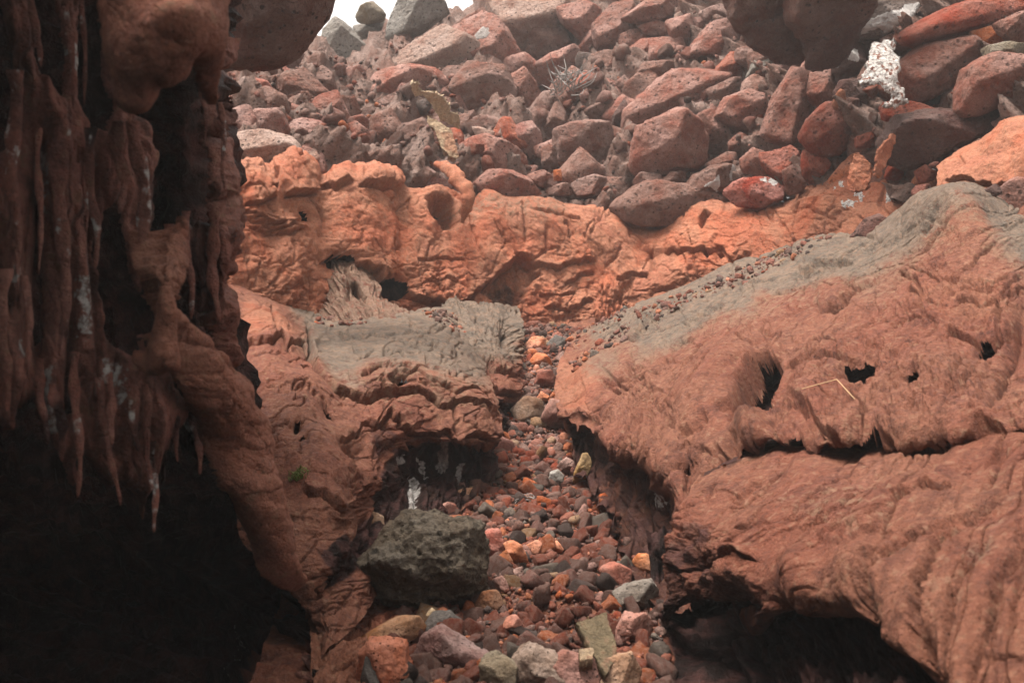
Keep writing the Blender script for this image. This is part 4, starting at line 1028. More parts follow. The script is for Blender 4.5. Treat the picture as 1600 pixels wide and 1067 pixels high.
# dark lining between the flap and the cave, with pale crusts
K = Sheet([[(215,560,3.0),(280,560,3.0),(345,580,3.15)],
  [(205,650,3.0),(280,650,3.05),(365,660,3.2)],
  [(200,740,3.1),(290,740,3.15),(390,740,3.35)],
  [(200,830,3.2),(300,830,3.3),(420,840,3.6)]], step=1.2)
K.streak(.035, 16, 86, 6, 3, seed=141); K.terrace(.006, 26, 86, 4, 3, 5, 145); K.rough(.012, .1, 4, seed=142); K.streak(.008, 7, 86, 6, 2, seed=143, ridged=True)
K.mask[..., 2] = .8
K.hole([(190,700),(215,735),(228,800),(238,822),(246,800),(255,770),(262,720),(280,700),(300,720),(330,735),(360,780),(400,850),(420,880),(190,880)], j=4, curl=.07, rng=9)
K.hole([(262,600),(275,610),(275,660),(262,680),(255,640)], j=4, curl=.07, rng=9)
for a in [[(285,520),(310,530),(312,600),(296,610),(285,570)],[(275,650),(330,640),(338,690),(300,700)],[(165,570),(205,580),(190,650),(165,640)],[(322,620),(340,640),(345,680),(330,680)]]:
    K.tint(1, a, 10, .5, j=8, wl=12)
K.build('dark_rock_lining', M_drape, thick=.015, kind='structure')

# roof of the cave mouth, over and behind the camera
a = np.linspace(math.radians(-28), math.radians(208), 70)
rows = []
for y, sc in [(-9, .05), (-8.6, .75), (-6, 1), (-7, 1), (-6, 1), (-4.2, 1.0), (-3.3, 1.03), (-2.9, 1.08), (-2.7, 1.2)]:
    rows.append(np.stack([5.4*sc*np.cos(a), np.full(a.shape, y), 0.9 + 2.6*sc*np.sin(a)], -1))
rows = np.array(rows); rows = hermite(np.arange(9.0), rows, np.linspace(0, 8, 70))
rows[..., 1] += np.where(rows[..., 1] > -3, 1, 0)*0.1*sstep(0.5, -0.6, rows[..., 0])*sstep(-3.4, -2.6, rows[..., 1])
rows += 0.30*fbm(rows[..., 0]*.7, rows[..., 1]*.7, rows[..., 2]*.7, 4)[..., None]*np.array([1, .8, 1])
nv, nu = rows.shape[:2]; idx = np.arange(nv*nu).reshape(nv, nu)
q = np.stack([idx[:-1, :-1], idx[1:, :-1], idx[1:, 1:], idx[:-1, 1:]], -1).reshape(-1, 4)
me = raw_mesh('cave_roof', rows.reshape(-1, 3), q, mask=np.tile([0, 0, .5, 0], (nv*nu, 1)), uv=rows.reshape(-1, 3)[:, :2])
ro = link('cave_roof', me, M_drape, kind='structure')
m = ro.modifiers.new('thickness', 'SOLIDIFY'); m.thickness = .25

# thin drips and torn strips hanging in front of the wall
_dr = np.random.RandomState(31)
for x0, y0, x1, y1, w, z in [(45,-70,62,105,14,2.42),(75,-70,95,25,17,2.40),(100,-60,116,172,11,2.40),(128,-60,133,168,8,2.42),(20,110,25,400,22,2.40),(95,200,100,520,24,2.52),(140,200,150,420,16,2.55),
        (185,190,190,335,20,2.55),(212,190,228,440,20,2.58),(60,560,73,695,13,2.42),(118,550,123,778,14,2.48),(150,590,186,790,11,2.52),(165,560,178,695,16,2.52),(238,690,243,832,11,2.62),
        (262,350,272,470,11,2.72),(290,330,300,500,13,2.80),(330,330,338,505,17,2.85),(317,130,322,225,9,2.85),(30,560,20,672,14,2.40),(205,580,212,705,14,2.56),(225,600,236,765,12,2.58),
        (85,600,101,722,15,2.45),(270,610,279,722,10,2.75),(300,620,313,742,12,2.80),(5,420,8,645,18,2.36),(60,200,62,430,10,2.46),(345,160,352,300,8,2.92),(40,430,48,600,12,2.44)]:
    k = 9; t = np.linspace(0, 1, k)
    px = x0 + (x1-x0)*t + w*.25*np.sin(t*7 + _dr.uniform(0, 6)); py = y0 + (y1-y0)*t
    P = at(px, py, np.full(k, z) + .02*np.sin(t*4 + _dr.uniform(0, 6)))
    tt = np.linspace(0, 1, 54); C_ = hermite(t, P, tt)
    rad = w*z/F*.62*np.minimum(1, 1.15*np.power(np.maximum(1 - tt, 0), .38))*(.75 + .35*_dr.uniform(size=7)[(tt*6.99).astype(int)]*.5 + .18*np.sin(tt*19 + _dr.uniform(0, 6)))
    an = np.linspace(0, 2*math.pi, 16, endpoint=False)
    V = C_[:, None] + rad[:, None, None]*(np.cos(an)[None, :, None]*np.array([1, .15, 0]) + .55*np.sin(an)[None, :, None]*np.array([-.15, 1, 0]))
    V += .35*rad[:, None, None]*fbm(V[..., 0]*26, V[..., 1]*26, V[..., 2]*11, 3)[..., None]*np.array([1, .6, 0])
    m_ = len(tt); idx = np.arange(m_*16).reshape(m_, 16)
    q = np.stack([idx[:-1], np.roll(idx, -1, 1)[:-1], np.roll(idx, -1, 1)[1:], idx[1:]], -1).reshape(-1, 4)
    V = V.reshape(-1, 3); mk = np.zeros((len(V), 4))
    dk = _dr.uniform(0, .45); mk[:, 2] = np.clip(dk + .5*fbm2(V[:, 0]*9, V[:, 2]*5, 3, 5), 0, .9); mk[:, 1] = .42*(_dr.uniform() < .45)*np.clip(.6 + fbm2(V[:, 0]*30, V[:, 2]*7, 3, 6), 0, 1.2)
    link('lava_drip', raw_mesh('lava_drip', V, q, mask=mk, uv=np.stack([V[:, 0], V[:, 2]], -1)), M_drape, parent=D1_OBJ)
# ------------------------------------------------------------------ blocks of lava
_ico = {}
def ico(level):
    if level not in _ico:
        b = bmesh.new(); bmesh.ops.create_icosphere(b, subdivisions=level, radius=1.0)
        b.verts.ensure_lookup_table()
        V = np.array([v.co[:] for v in b.verts]); Fc = np.array([[v.index for v in f.verts] for f in b.faces], np.int32)
        b.free(); _ico[level] = (V / np.linalg.norm(V, axis=1, keepdims=True), Fc)
    return _ico[level]

def hull2(pts):
    pts = sorted(set(map(tuple, pts)))
    def half(it):
        h = []
        for p in it:
            while len(h) > 1 and (h[-1][0]-h[-2][0])*(p[1]-h[-2][1]) - (h[-1][1]-h[-2][1])*(p[0]-h[-2][0]) <= 0: h.pop()
            h.append(p)
        return h[:-1]
    return half(pts) + half(pts[::-1])

def facet_solid(D, normals, heights, p=60):
    """radius of a worn polyhedron in the directions D"""
    q = np.maximum(D @ normals.T / heights, 0) + 1e-6
    m = q.max(1, keepdims=True)
    return 1.0 / (m[:, 0] * np.power(np.power(q/m, p).sum(1), 1.0/p))

def roughen(V, size, seed, amt=1.0):
    o = seed*13.7
    q = V/size
    r = np.linalg.norm(V, axis=1, keepdims=True) + 1e-9
    n = fbm(q[:, 0]*1.9+o, q[:, 1]*1.9-o, q[:, 2]*1.9+o*.5, 3)
    n2 = fbm(q[:, 0]*4.5+o, q[:, 1]*4.5, q[:, 2]*4.5-o, 5, .58, True)
    n3 = fbm(q[:, 0]*15+o, q[:, 1]*15, q[:, 2]*15-o, 3, .6)
    k = 3.2*fbm(q[:, 0]*1.5-o, q[:, 1]*1.5+o, q[:, 2]*2.1, 4, .5); f = k - np.floor(k)
    n4 = np.floor(k) + sstep(0, .14, f)
    return V * (1 + amt*(0.006*n + 0.022*n2 + 0.020*n3 + 0.032*n4)[:, None]*(0.5*size/r))

PAL = dict(PK=(.30,.165,.135), PR=(.285,.138,.105), RB=(.235,.112,.084), BR=(.19,.10,.076), RD=(.27,.085,.055), OR=(.42,.155,.078),
           DK=(.105,.058,.048), GY=(.225,.20,.175), PG=(.34,.225,.18), GG=(.19,.15,.105), MB=(.225,.128,.102), TN=(.40,.275,.165),
           WH=(.72,.68,.65), BK=(.05,.04,.036), CH=(.10,.085,.075))
PX_POLYS = []
ALL_LABELS = []

def boulder(poly, tint, label, d=None, name='boulder', cat='boulder', ap=None, T=0.5, level=None, off=0.25, planes=None, group=None,
            amt=1.0, mat=None, white=None, chips=2, grow=1.12):
    poly = hull2([(float(x), -float(y)) for x, y in poly])
    A = np.array(poly)
    e = np.roll(A, -1, 0) - A
    cr = A[:, 0]*np.roll(A[:, 1], -1) - np.roll(A[:, 0], -1)*A[:, 1]
    area = cr.sum()/2
    c = np.array([((A[:, 0]+np.roll(A[:, 0], -1))*cr).sum(), ((A[:, 1]+np.roll(A[:, 1], -1))*cr).sum()])/(6*area)
    w, h = np.ptp(A[:, 0]), np.ptp(A[:, 1])
    PX_POLYS.append([(x, -y) for x, y in poly])
    ALL_LABELS.append((label, c[0], -c[1], area))
    if d is None:
        d = slope_depth(c[0], min(-c[1] + h*0.25, 400)) - off
    m = d/F
    L = (A - c)*m*grow
    size = math.sqrt(area)*m
    rs = np.random.RandomState(int(abs(c[0]*31 + c[1]*17)) % 99991)
    Tf, Tb = T*size, 0.55*size
    N, H = [], []
    for k in range(len(L)):
        a, b = L[k], L[(k+1) % len(L)]
        t = b - a; ln = np.hypot(*t)
        if ln < 1e-6: continue
        n2 = np.array([t[1], -t[0]])/ln
        hh = n2 @ a
        for sgn, lo, hi in ((-1, 3, 18), (1, 3, 25)):
            th = math.radians(rs.uniform(lo, hi))
            N.append([n2[0]*math.cos(th), sgn*math.sin(th), n2[1]*math.cos(th)]); H.append(hh*math.cos(th))
    if ap is None: ax, az = rs.uniform(-.18, .18)*w*m, rs.uniform(-.12, .22)*h*m
    else: ax, az = (ap[0]-c[0])*m, (-ap[1]-c[1])*m
    apex = np.array([ax, -Tf, az])
    if planes is None:
        s = rs.choice([-1, 1])
        planes = [(-.30*s+rs.uniform(-.2, .2), -1, .55+rs.uniform(-.2, .3)), (.25*s+rs.uniform(-.25, .25), -1, -.62+rs.uniform(-.25, .2)), (.75*s, -1, rs.uniform(-.2, .3))]
    for pl in planes:
        n = np.array(pl, float); n /= np.linalg.norm(n)
        hh = n @ apex
        if hh > 0.12*size: N.append(n); H.append(hh)
    N.append([0, 1, 0]); H.append(Tb); N.append([.4, .8, .45]); H.append(Tb*.95); N.append([-.4, .8, -.45]); H.append(Tb*.95)
    N = np.array(N); N /= np.linalg.norm(N, axis=1, keepdims=True); H = np.array(H)
    wp = max(w, h)
    if level is None: level = 5 if wp > 58 else 4
    D, Fc = ico(level)
    # worn corners: extra planes that cut a little off
    V0 = D*facet_solid(D, N, H)[:, None]
    cn, chh = [], []
    for k in range(chips):
        n = rs.normal(size=3); n[1] -= .5; n /= np.linalg.norm(n)
        cn.append(n); chh.append((V0 @ n).max()*rs.uniform(.80, .96))
    V = D*facet_solid(D, np.concatenate([N, cn]), np.concatenate([H, chh]))[:, None]
    V = roughen(V, size, rs.uniform(0, 9), amt)
    zmin = V[:, 2].min()
    V[:, 2] -= zmin
    P0 = at(c[0], -c[1], d)
    mask = np.zeros((len(V), 4))
    if white is not None:
        X = V[:, 0]/m + c[0]; Y = -(V[:, 2]+zmin)/m - c[1]
        for a in white: mask[:, 1] = np.maximum(mask[:, 1], sstep(-7, 4, in_poly(X, Y, a)))
    me = raw_mesh(name, V, Fc, mask=mask, smooth=False)
    o = link(name, me, mat or M_scoria, loc=(P0[0], P0[1], P0[2]+zmin), label=label, category=cat)
    if group: o['group'] = group
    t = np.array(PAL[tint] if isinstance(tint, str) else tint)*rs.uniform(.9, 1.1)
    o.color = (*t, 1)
    return o

UPL = [(-.55, -1, .35), (.5, -1, -.35), (.15, -1, .9)]
CAPD = [(-.1, -1, .75), (.1, -1, -.55), (.7, -1, 0)]
B_ = boulder
# overhangs and rim
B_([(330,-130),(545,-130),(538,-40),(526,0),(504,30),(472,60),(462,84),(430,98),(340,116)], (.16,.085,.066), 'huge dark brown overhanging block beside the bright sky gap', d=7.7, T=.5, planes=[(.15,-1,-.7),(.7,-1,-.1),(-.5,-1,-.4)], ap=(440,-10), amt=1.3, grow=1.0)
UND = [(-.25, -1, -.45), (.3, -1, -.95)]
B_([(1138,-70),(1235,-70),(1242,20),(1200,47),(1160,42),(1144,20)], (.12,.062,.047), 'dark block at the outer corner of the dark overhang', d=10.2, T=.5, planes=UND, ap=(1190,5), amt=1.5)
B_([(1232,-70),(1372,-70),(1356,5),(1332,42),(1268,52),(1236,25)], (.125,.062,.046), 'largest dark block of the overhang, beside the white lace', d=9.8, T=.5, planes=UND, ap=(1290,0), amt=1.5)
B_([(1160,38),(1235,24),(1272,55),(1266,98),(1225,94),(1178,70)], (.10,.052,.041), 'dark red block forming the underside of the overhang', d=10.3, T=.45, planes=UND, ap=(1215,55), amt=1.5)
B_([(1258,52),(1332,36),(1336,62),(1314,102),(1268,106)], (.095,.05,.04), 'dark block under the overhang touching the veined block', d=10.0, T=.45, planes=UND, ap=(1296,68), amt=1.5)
B_([(467,57),(490,62),(508,77),(516,100),(514,110),(488,116),(474,100),(462,75)], 'PR', 'pink block with a dark underside below the sky gap', ap=(490,92), planes=CAPD)
B_([(440,78),(470,76),(486,108),(484,116),(450,104)], 'MB', 'dim brown slab tucked under the overhanging block', T=.35)
B_([(502,70),(508,46),(525,28),(546,42),(572,70),(565,92),(545,110),(515,106),(503,88)], 'GY', 'round shouldered grey boulder standing against the sky', d=17.0, grow=1.0, ap=(530,60), planes=[(-.5,-1,.35),(.5,-1,-.2)])
B_([(552,42),(600,33),(608,70),(592,78),(575,84),(556,62)], 'GY', 'pale grey boulder wedged between two larger grey boulders', d=17.8, grow=1.0)
B_([(547,30),(560,12),(583,3),(595,15),(603,22),(601,32),(575,37),(553,38)], 'GG', 'small brownish grey boulder perched on top of the grey ones', d=17.4, grow=1.0, ap=(585,16))
B_([(602,70),(607,38),(628,-16),(680,-16),(702,22),(682,36),(640,62),(610,76)], 'GY', 'tall pointed grey boulder leaning beside the sky', d=17.2, grow=1.0, ap=(655,14), planes=[(-.6,-1,.35),(.6,-1,-.3)])
B_([(360,60),(400,85),(408,112),(395,130),(366,130),(345,110)], 'BR', 'rounded brown rock in the shade under the huge overhang', name='rock', cat='rock')
B_([(430,102),(466,106),(476,122),(455,134),(438,128)], 'RD', 'red rock at the foot of the huge overhanging block', name='rock', cat='rock')
B_([(405,128),(440,120),(474,112),(514,148),(490,164),(450,168),(420,140)], 'BR', 'flat brown slab leaning under the pink block', ap=(455,135))
B_([(377,130),(400,124),(416,128),(428,146),(405,156),(390,146)], 'RD', 'rusty red rock among mauve rocks below the overhang', name='rock', cat='rock', planes=CAPD, ap=(405,140))
B_([(364,142),(385,140),(402,158),(388,163),(364,160)], 'RB', 'small dark red rock below the rusty red one', name='rock', cat='rock')
B_([(356,130),(376,140),(368,156),(350,154)], 'PG', 'pale rock at the very edge of the hanging lava rim', name='rock', cat='rock')
B_([(401,158),(420,150),(431,165),(430,173),(403,173)], 'OR', 'brick coloured angular rock standing on a mauve block', name='rock', cat='rock')
B_([(421,150),(433,142),(446,158),(436,165)], 'BR', 'little brown rock beside the brick coloured one', name='rock', cat='rock')
B_([(428,165),(446,160),(502,180),(499,192),(468,188),(438,180)], 'PR', 'flat pinkish slab lying above the rounded mauve boulder', ap=(462,174))
B_([(472,172),(505,150),(526,144),(537,166),(546,190),(505,197),(490,184)], 'PR', 'broad pink block with a red lower face', ap=(520,174), planes=CAPD)
B_([(352,176),(390,165),(399,186),(392,210),(352,212)], 'PK', 'mauve pitted block next to the hanging lava rim')
B_([(400,174),(438,172),(449,202),(442,216),(394,212)], 'PK', 'squarish mauve pitted block with a flat top', ap=(425,186), planes=[(-.2,-1,.3),(.3,-1,-.3)])
B_([(450,196),(476,187),(515,198),(536,214),(540,230),(490,232),(458,224)], 'PK', 'rounded mauve boulder with a shadowed belly', ap=(495,212), planes=CAPD)
B_([(509,196),(528,186),(546,205),(555,222),(548,232),(534,216)], 'MB', 'greyish wedge leaning on the rounded mauve boulder', ap=(532,205))
B_([(543,196),(556,190),(577,206),(579,216),(560,222)], 'PR', 'orange pink wedge shaped rock above the small rubble', name='rock', cat='rock')
B_([(352,212),(420,206),(452,218),(474,240),(470,257),(430,262),(390,255),(352,240)], 'PG', 'broad pale mauve slab just above the orange wall', ap=(420,232), planes=[(-.1,-1,.8),(.1,-1,-.4)])
B_([(466,240),(496,237),(499,252),(468,257)], 'PG', 'pale flat rock at the tip of the broad mauve slab', name='rock', cat='rock')
B_([(497,226),(512,215),(536,225),(534,251),(519,259),(504,252)], 'GG', 'grey green rock with a mossy look above the orange wall', name='rock', cat='rock', ap=(518,232))
B_([(530,230),(551,234),(557,250),(545,264),(520,264)], 'RB', 'dull red rock beside the grey green one', name='rock', cat='rock')
B_([(550,225),(571,228),(578,241),(560,252)], 'PK', 'small pink rock above the dark wedge', name='rock', cat='rock')
B_([(548,262),(575,239),(596,250),(603,272),(580,276)], 'PR', 'pink angular rock behind the orange wall top', name='rock', cat='rock')
B_([(600,262),(615,250),(642,272),(650,291),(630,301),(610,296),(601,282)], 'RB', 'dark wedge of rock with a lit pink upper face', ap=(622,276), planes=[(.35,-1,.8),(-.3,-1,-.6)])
B_([(640,284),(668,262),(692,280),(703,292),(690,308),(650,309)], 'PK', 'pitted pinkish rock lying beneath the lava tongue', ap=(668,288), planes=CAPD)
B_([(601,218),(613,228),(607,241),(595,232)], 'OR', 'tiny orange rock in the rubble above the wall', name='rock', cat='rock')
# pale slope below the rim
B_([(532,165),(560,140),(592,116),(645,106),(684,112),(696,132),(640,152),(600,167),(560,174)], 'PR', 'long pinkish slope slab below the grey boulders', ap=(600,138), planes=[(-.35,-1,.8),(.3,-1,-.5)], T=.4)
B_([(556,132),(600,100),(640,76),(690,46),(722,58),(748,76),(722,112),(660,120),(588,128)], 'PG', 'large pale pink sloping slab beneath the pointed grey boulder', ap=(680,90), planes=[(-.4,-1,.8),(.2,-1,-.7)], T=.4)
B_([(682,54),(700,42),(742,20),(772,2),(775,22),(738,48),(705,58)], 'BR', 'dim brown block on the skyline by the rim', ap=(740,30), off=1.0, grow=1.0)
B_([(688,58),(745,24),(756,14),(776,34),(812,85),(814,97),(790,112),(745,107),(712,92),(690,74)], 'PR', 'big pale boulder carrying a smooth grey lens', ap=(770,78), planes=[(-.35,-1,.75),(.1,-1,-.8),(.9,-1,0)], off=.8)
B_([(740,60),(755,45),(775,46),(791,60),(775,82),(750,84)], (.30,.265,.245), 'smooth pale grey lens of lava on the big pale boulder', name='lava_lens', cat='rock', ap=(760,62), planes=CAPD, off=1.6, amt=.4)
B_([(704,137),(735,103),(786,108),(801,140),(798,166),(770,182),(722,180),(704,152)], 'BR', 'hulking brown boulder with a flat lit top edge', ap=(752,128), planes=[(-.15,-1,.7),(.2,-1,-.3)], off=.6)
B_([(790,130),(818,108),(845,150),(838,174),(806,178),(792,162)], 'RB', 'brown block flanking the hulking boulder', off=.4)
B_([(757,-50),(872,-50),(884,24),(874,48),(858,82),(832,112),(806,92),(785,56),(768,14)], 'PG', 'massive block with a bright top and a shadowed hollow beneath', ap=(822,40), planes=[(-.1,-1,.75),(.25,-1,-1.0)], off=.7, T=.55)
B_([(874,16),(910,2),(936,15),(948,36),(930,52),(910,62),(890,46),(877,30)], 'PR', 'pale pink boulder roofing the dark hollow', ap=(905,34), planes=CAPD, off=.8)
B_([(926,40),(958,10),(987,2),(990,60),(962,72),(935,74)], 'RB', 'reddish boulder beside the dark hollow', off=.7)
B_([(940,-40),(1000,-40),(992,8),(955,14)], 'MB', 'brown block at the picture edge above the hollow', off=.7)
B_([(968,32),(1000,10),(1040,-14),(1104,-10),(1097,13),(1060,22),(1038,32),(990,36)], 'PR', 'wide pink ledge slab near the rim', ap=(1030,14), planes=CAPD, off=.6)
B_([(1048,26),(1070,16),(1083,20),(1062,30)], 'PG', 'thin pale flake under the wide ledge slab', name='rock', cat='rock', off=.6)
B_([(996,42),(1030,34),(1050,46),(1042,58),(1012,54)], 'PR', 'pink rock below the wide ledge slab', name='rock', cat='rock', off=.45)
B_([(1042,35),(1075,25),(1088,42),(1086,58),(1070,77),(1052,62)], 'PR', 'stubby upright rock between ledge and sloping block', name='rock', cat='rock', off=.45)
B_([(1084,28),(1106,27),(1109,42),(1090,48)], 'PK', 'small mauve rock next to the stubby upright one', name='rock', cat='rock', off=.45)
B_([(1090,20),(1125,8),(1146,18),(1132,32),(1104,32)], 'MB', 'brown rock against the wide dark overhang', name='rock', cat='rock', off=.4)
B_([(968,55),(1000,46),(1014,55),(998,68),(985,84),(970,78)], 'RB', 'dark red rock below the pink ledge', name='rock', cat='rock', off=.45)
B_([(973,86),(1000,64),(1024,64),(1017,86),(996,104),(980,117),(976,98)], 'PR', 'angular pink block with a grey upper corner', ap=(1000,84), planes=CAPD)
B_([(1017,64),(1063,61),(1077,90),(1050,100),(1016,97)], 'PR', 'tilted pink block beside the big sloping block', ap=(1045,84), planes=CAPD)
B_([(998,84),(1019,82),(1016,101),(1000,110),(988,106)], 'PG', 'pale rounded rock among pink blocks', name='rock', cat='rock')
B_([(1073,84),(1110,39),(1151,32),(1158,46),(1159,77),(1140,97),(1108,94),(1080,92)], 'PR', 'big four sided sloping block with a pitted face', ap=(1120,70), planes=[(-.2,-1,.35),(.3,-1,-.3)])
B_([(1008,100),(1050,97),(1058,112),(1025,132),(1004,137),(997,116)], 'BR', 'brown block under the tilted pink one', ap=(1030,108), planes=CAPD)
B_([(1152,78),(1175,72),(1192,80),(1187,97),(1165,105),(1150,94)], 'MB', 'brown rock in the shade by the dark overhang', name='rock', cat='rock')
B_([(1178,95),(1200,85),(1205,106),(1185,124),(1166,122)], 'GY', 'grey flaky rock below the dark overhang', name='rock', cat='rock')
B_([(968,180),(1010,148),(1050,114),(1100,116),(1137,118),(1114,142),(1112,160),(1062,187),(995,203),(972,200)], 'PR', 'very large tilted slab with a folded pink face', ap=(1062,150), planes=[(-.3,-1,.65),(.3,-1,-.75)], T=.42)
B_([(1104,141),(1140,124),(1157,122),(1162,134),(1140,152),(1113,162)], 'MB', 'long brown splinter above the red faced block', name='rock', cat='rock', ap=(1135,138))
B_([(1070,152),(1105,139),(1112,160),(1080,175)], 'RB', 'brown rock wedged under the long splinter', name='rock', cat='rock')
B_([(1120,182),(1135,155),(1170,144),(1196,154),(1198,186),(1192,212),(1158,204),(1130,190)], 'RB', 'red faced block with a rounded top, third in the middle row', ap=(1160,172), planes=[(-.15,-1,.3),(.3,-1,-.35)], off=.45)
B_([(1088,190),(1094,180),(1112,174),(1128,186),(1141,216),(1130,228),(1100,252),(1096,226)], 'RB', 'pitted red block leaning on the sharp cornered block', ap=(1115,205), off=.45)
B_([(988,259),(1000,202),(1035,200),(1062,175),(1086,190),(1097,216),(1098,251),(1085,264),(1045,272),(1000,272)], 'PR', 'sharp cornered block with a bright facet, biggest above the wall', ap=(1045,232), planes=[(-.55,-1,.30),(.62,-1,-.1),(-.05,-1,-.85)], off=.75, T=.55)
B_([(868,205),(905,194),(952,194),(962,216),(956,246),(935,255),(905,250),(871,252)], 'MB', 'square brown block under the hollow', ap=(905,218), planes=[(-.1,-1,.4),(.2,-1,-.45),(.8,-1,-.1)], off=.5)
B_([(803,202),(812,195),(832,190),(843,210),(850,237),(830,248),(810,226)], 'PK', 'pinkish upright rock with a dark foot', ap=(824,212), planes=CAPD)
B_([(828,172),(850,148),(864,147),(882,176),(882,192),(860,202),(838,190)], 'MB', 'brown angular block below the hollow mouth', ap=(856,170))
B_([(886,140),(915,113),(940,125),(937,147),(915,154),(898,156)], 'PR', 'roof shaped rock in the mouth of the hollow', ap=(914,134), planes=CAPD, off=.9)
B_([(908,147),(920,140),(937,150),(926,168),(910,168)], 'PR', 'small rock just beneath the roof shaped one', name='rock', cat='rock', off=.7)
B_([(912,172),(950,155),(948,178),(928,190)], 'BR', 'rough brown rock over the square brown block', name='rock', cat='rock', off=.6)
B_([(948,142),(975,119),(988,135),(982,152),(955,154)], 'MB', 'brown rock left of the very large tilted slab'.replace('left of','next to'), name='rock', cat='rock')
B_([(958,182),(975,158),(986,186),(967,224),(956,218)], 'DK', 'dark upright splinter behind the sharp cornered block', name='rock', cat='rock')
B_([(716,232),(735,220),(762,213),(792,224),(818,240),(824,266),(790,274),(745,266),(728,252)], 'PR', 'mound shaped pitted block next to the tan plates', ap=(765,238), planes=CAPD, off=.4)
B_([(742,290),(765,269),(800,269),(822,280),(842,302),(805,318),(758,314)], 'PR', 'low pink block with a brown face sitting on the wall edge', ap=(775,284), planes=[(-.2,-1,.8),(.25,-1,-.5)], off=.55)
B_([(818,276),(850,267),(870,280),(862,294),(836,291)], 'PR', 'flat pink rock in the dip above the wall', name='rock', cat='rock')
B_([(848,296),(880,287),(902,290),(896,304),(853,306)], 'MB', 'thin brown slab in the dip above the wall', name='rock', cat='rock', T=.35)
B_([(893,286),(930,274),(952,280),(957,297),(925,308),(903,308)], 'MB', 'wedge of brown rock with a dark end in the dip', name='rock', cat='rock', ap=(930,286), planes=[(-.5,-1,.4),(.8,-1,-.2)])
B_([(908,262),(945,259),(962,265),(957,282),(915,278)], 'MB', 'low brown rock below the square brown block', name='rock', cat='rock')
B_([(902,250),(920,242),(927,263),(910,272)], 'RB', 'narrow upright stone under the square brown block', name='rock', cat='rock')
B_([(846,232),(860,227),(875,246),(870,262),(848,264)], 'BR', 'brown knob beside the square brown block', name='rock', cat='rock')
B_([(738,182),(762,183),(797,194),(803,223),(770,225),(743,206)], 'MB', 'mauve boulder behind the white tipped rock', ap=(775,200))
B_([(738,198),(755,201),(773,207),(771,213),(747,219)], 'PG', 'small whitish pointed rock in front of the mauve boulder', name='rock', cat='rock', off=.75)
B_([(716,182),(740,173),(747,200),(720,203)], 'BR', 'brown block beside the upper tan plate', name='rock', cat='rock')
B_([(865,267),(876,265),(878,281),(866,283)], 'OR', 'tiny bright orange stone in the dip', name='rock', cat='rock', off=.7)
B_([(612,205),(660,190),(700,215),(700,250),(660,262),(620,240)], 'BR', 'rough brown slope rock beneath the tan plates', ap=(650,222), off=.1)
B_([(590,160),(640,140),(665,150),(655,170),(610,182)], 'MB', 'brown rock under the long pinkish slab', ap=(630,158), off=.5)
# right hand wall of blocks
B_([(1192,206),(1206,165),(1233,112),(1266,114),(1264,152),(1252,216),(1230,224),(1200,214)], 'RB', 'tall leaning block with one bright and one dark side', white=[[(1256,160),(1264,130),(1272,128),(1262,165)]], ap=(1238,160), planes=[(-.6,-1,.2),(.8,-1,-.05)], off=.5)
B_([(1208,132),(1226,95),(1246,98),(1240,112),(1232,128)], 'DK', 'dark red rock squeezed beneath the dark overhang', name='rock', cat='rock', off=.5)
B_([(1252,213),(1262,194),(1288,164),(1313,174),(1327,200),(1334,222),(1310,240),(1275,240),(1257,226)], 'RD', 'deep red angular block, darkest on its underside', ap=(1288,205), planes=[(-.35,-1,.4),(.3,-1,-.5)], off=.6)
B_([(1262,150),(1268,118),(1300,104),(1318,160),(1300,176),(1280,168)], 'RB', 'brown block between the tall leaning one and dark lens rock', off=.35)
B_([(1304,142),(1315,128),(1350,126),(1374,140),(1361,162),(1330,174),(1316,166)], 'DK', 'dark lens shaped rock ringed by shadow', ap=(1338,148), off=.5)
B_([(1300,98),(1305,60),(1345,62),(1353,110),(1310,124)], 'DK', 'dark brown block veined with white', white=[[(1302,100),(1312,68),(1316,70),(1306,106)],[(1322,78),(1334,82),(1332,98),(1322,95)]], off=.45)
B_([(1322,50),(1330,18),(1370,0),(1442,0),(1402,47),(1350,64)], (.13,.095,.08), 'dark block under a lace of white crust', white=[[(1322,58),(1340,40),(1352,38),(1365,30),(1392,24),(1410,12),(1440,8),(1432,26),(1400,44),(1388,52),(1378,56),(1370,46),(1358,48),(1338,54)],[(1335,18),(1345,14),(1350,26),(1340,30)]], off=.5, ap=(1380,30))
B_([(1393,62),(1420,45),(1480,15),(1540,-2),(1605,-24),(1615,22),(1560,42),(1490,62),(1440,74),(1398,75)], 'RD', 'long rust red slab along the top of the block wall', ap=(1480,42), planes=[(-.1,-1,.5),(.1,-1,-.5)], off=.5)
B_([(1402,102),(1440,75),(1490,61),(1527,72),(1522,102),(1490,132),(1432,164),(1408,145),(1402,122)], 'RB', 'bulky red brown block beside the white crust', white=[[(1464,166),(1474,146),(1487,149),(1483,164),(1470,172)],[(1488,160),(1492,146),(1503,140),(1497,156)]], ap=(1470,100), planes=[(-.3,-1,.45),(.35,-1,-.5)], off=.55)
B_([(1497,168),(1508,112),(1550,88),(1605,94),(1626,132),(1590,154),(1540,174),(1508,178)], 'RB', 'bulky brown block with a dark lower half', ap=(1545,122), planes=[(-.2,-1,.6),(.2,-1,-.6)], off=.55)
B_([(1518,50),(1545,44),(1572,60),(1547,77),(1522,72)], 'OR', 'rounded orange nodule in the block wall', name='rock', cat='rock', off=.5, amt=.6)
B_([(1533,76),(1570,68),(1605,70),(1615,95),(1570,102),(1543,92)], 'GG', 'greenish grey cobble with an orange top', name='rock', cat='rock', off=.6, ap=(1572,80), planes=CAPD, amt=.6)
B_([(1558,36),(1600,20),(1620,60),(1590,68),(1568,56)], 'RB', 'red brown rock above the greenish cobble', name='rock', cat='rock', off=.5)
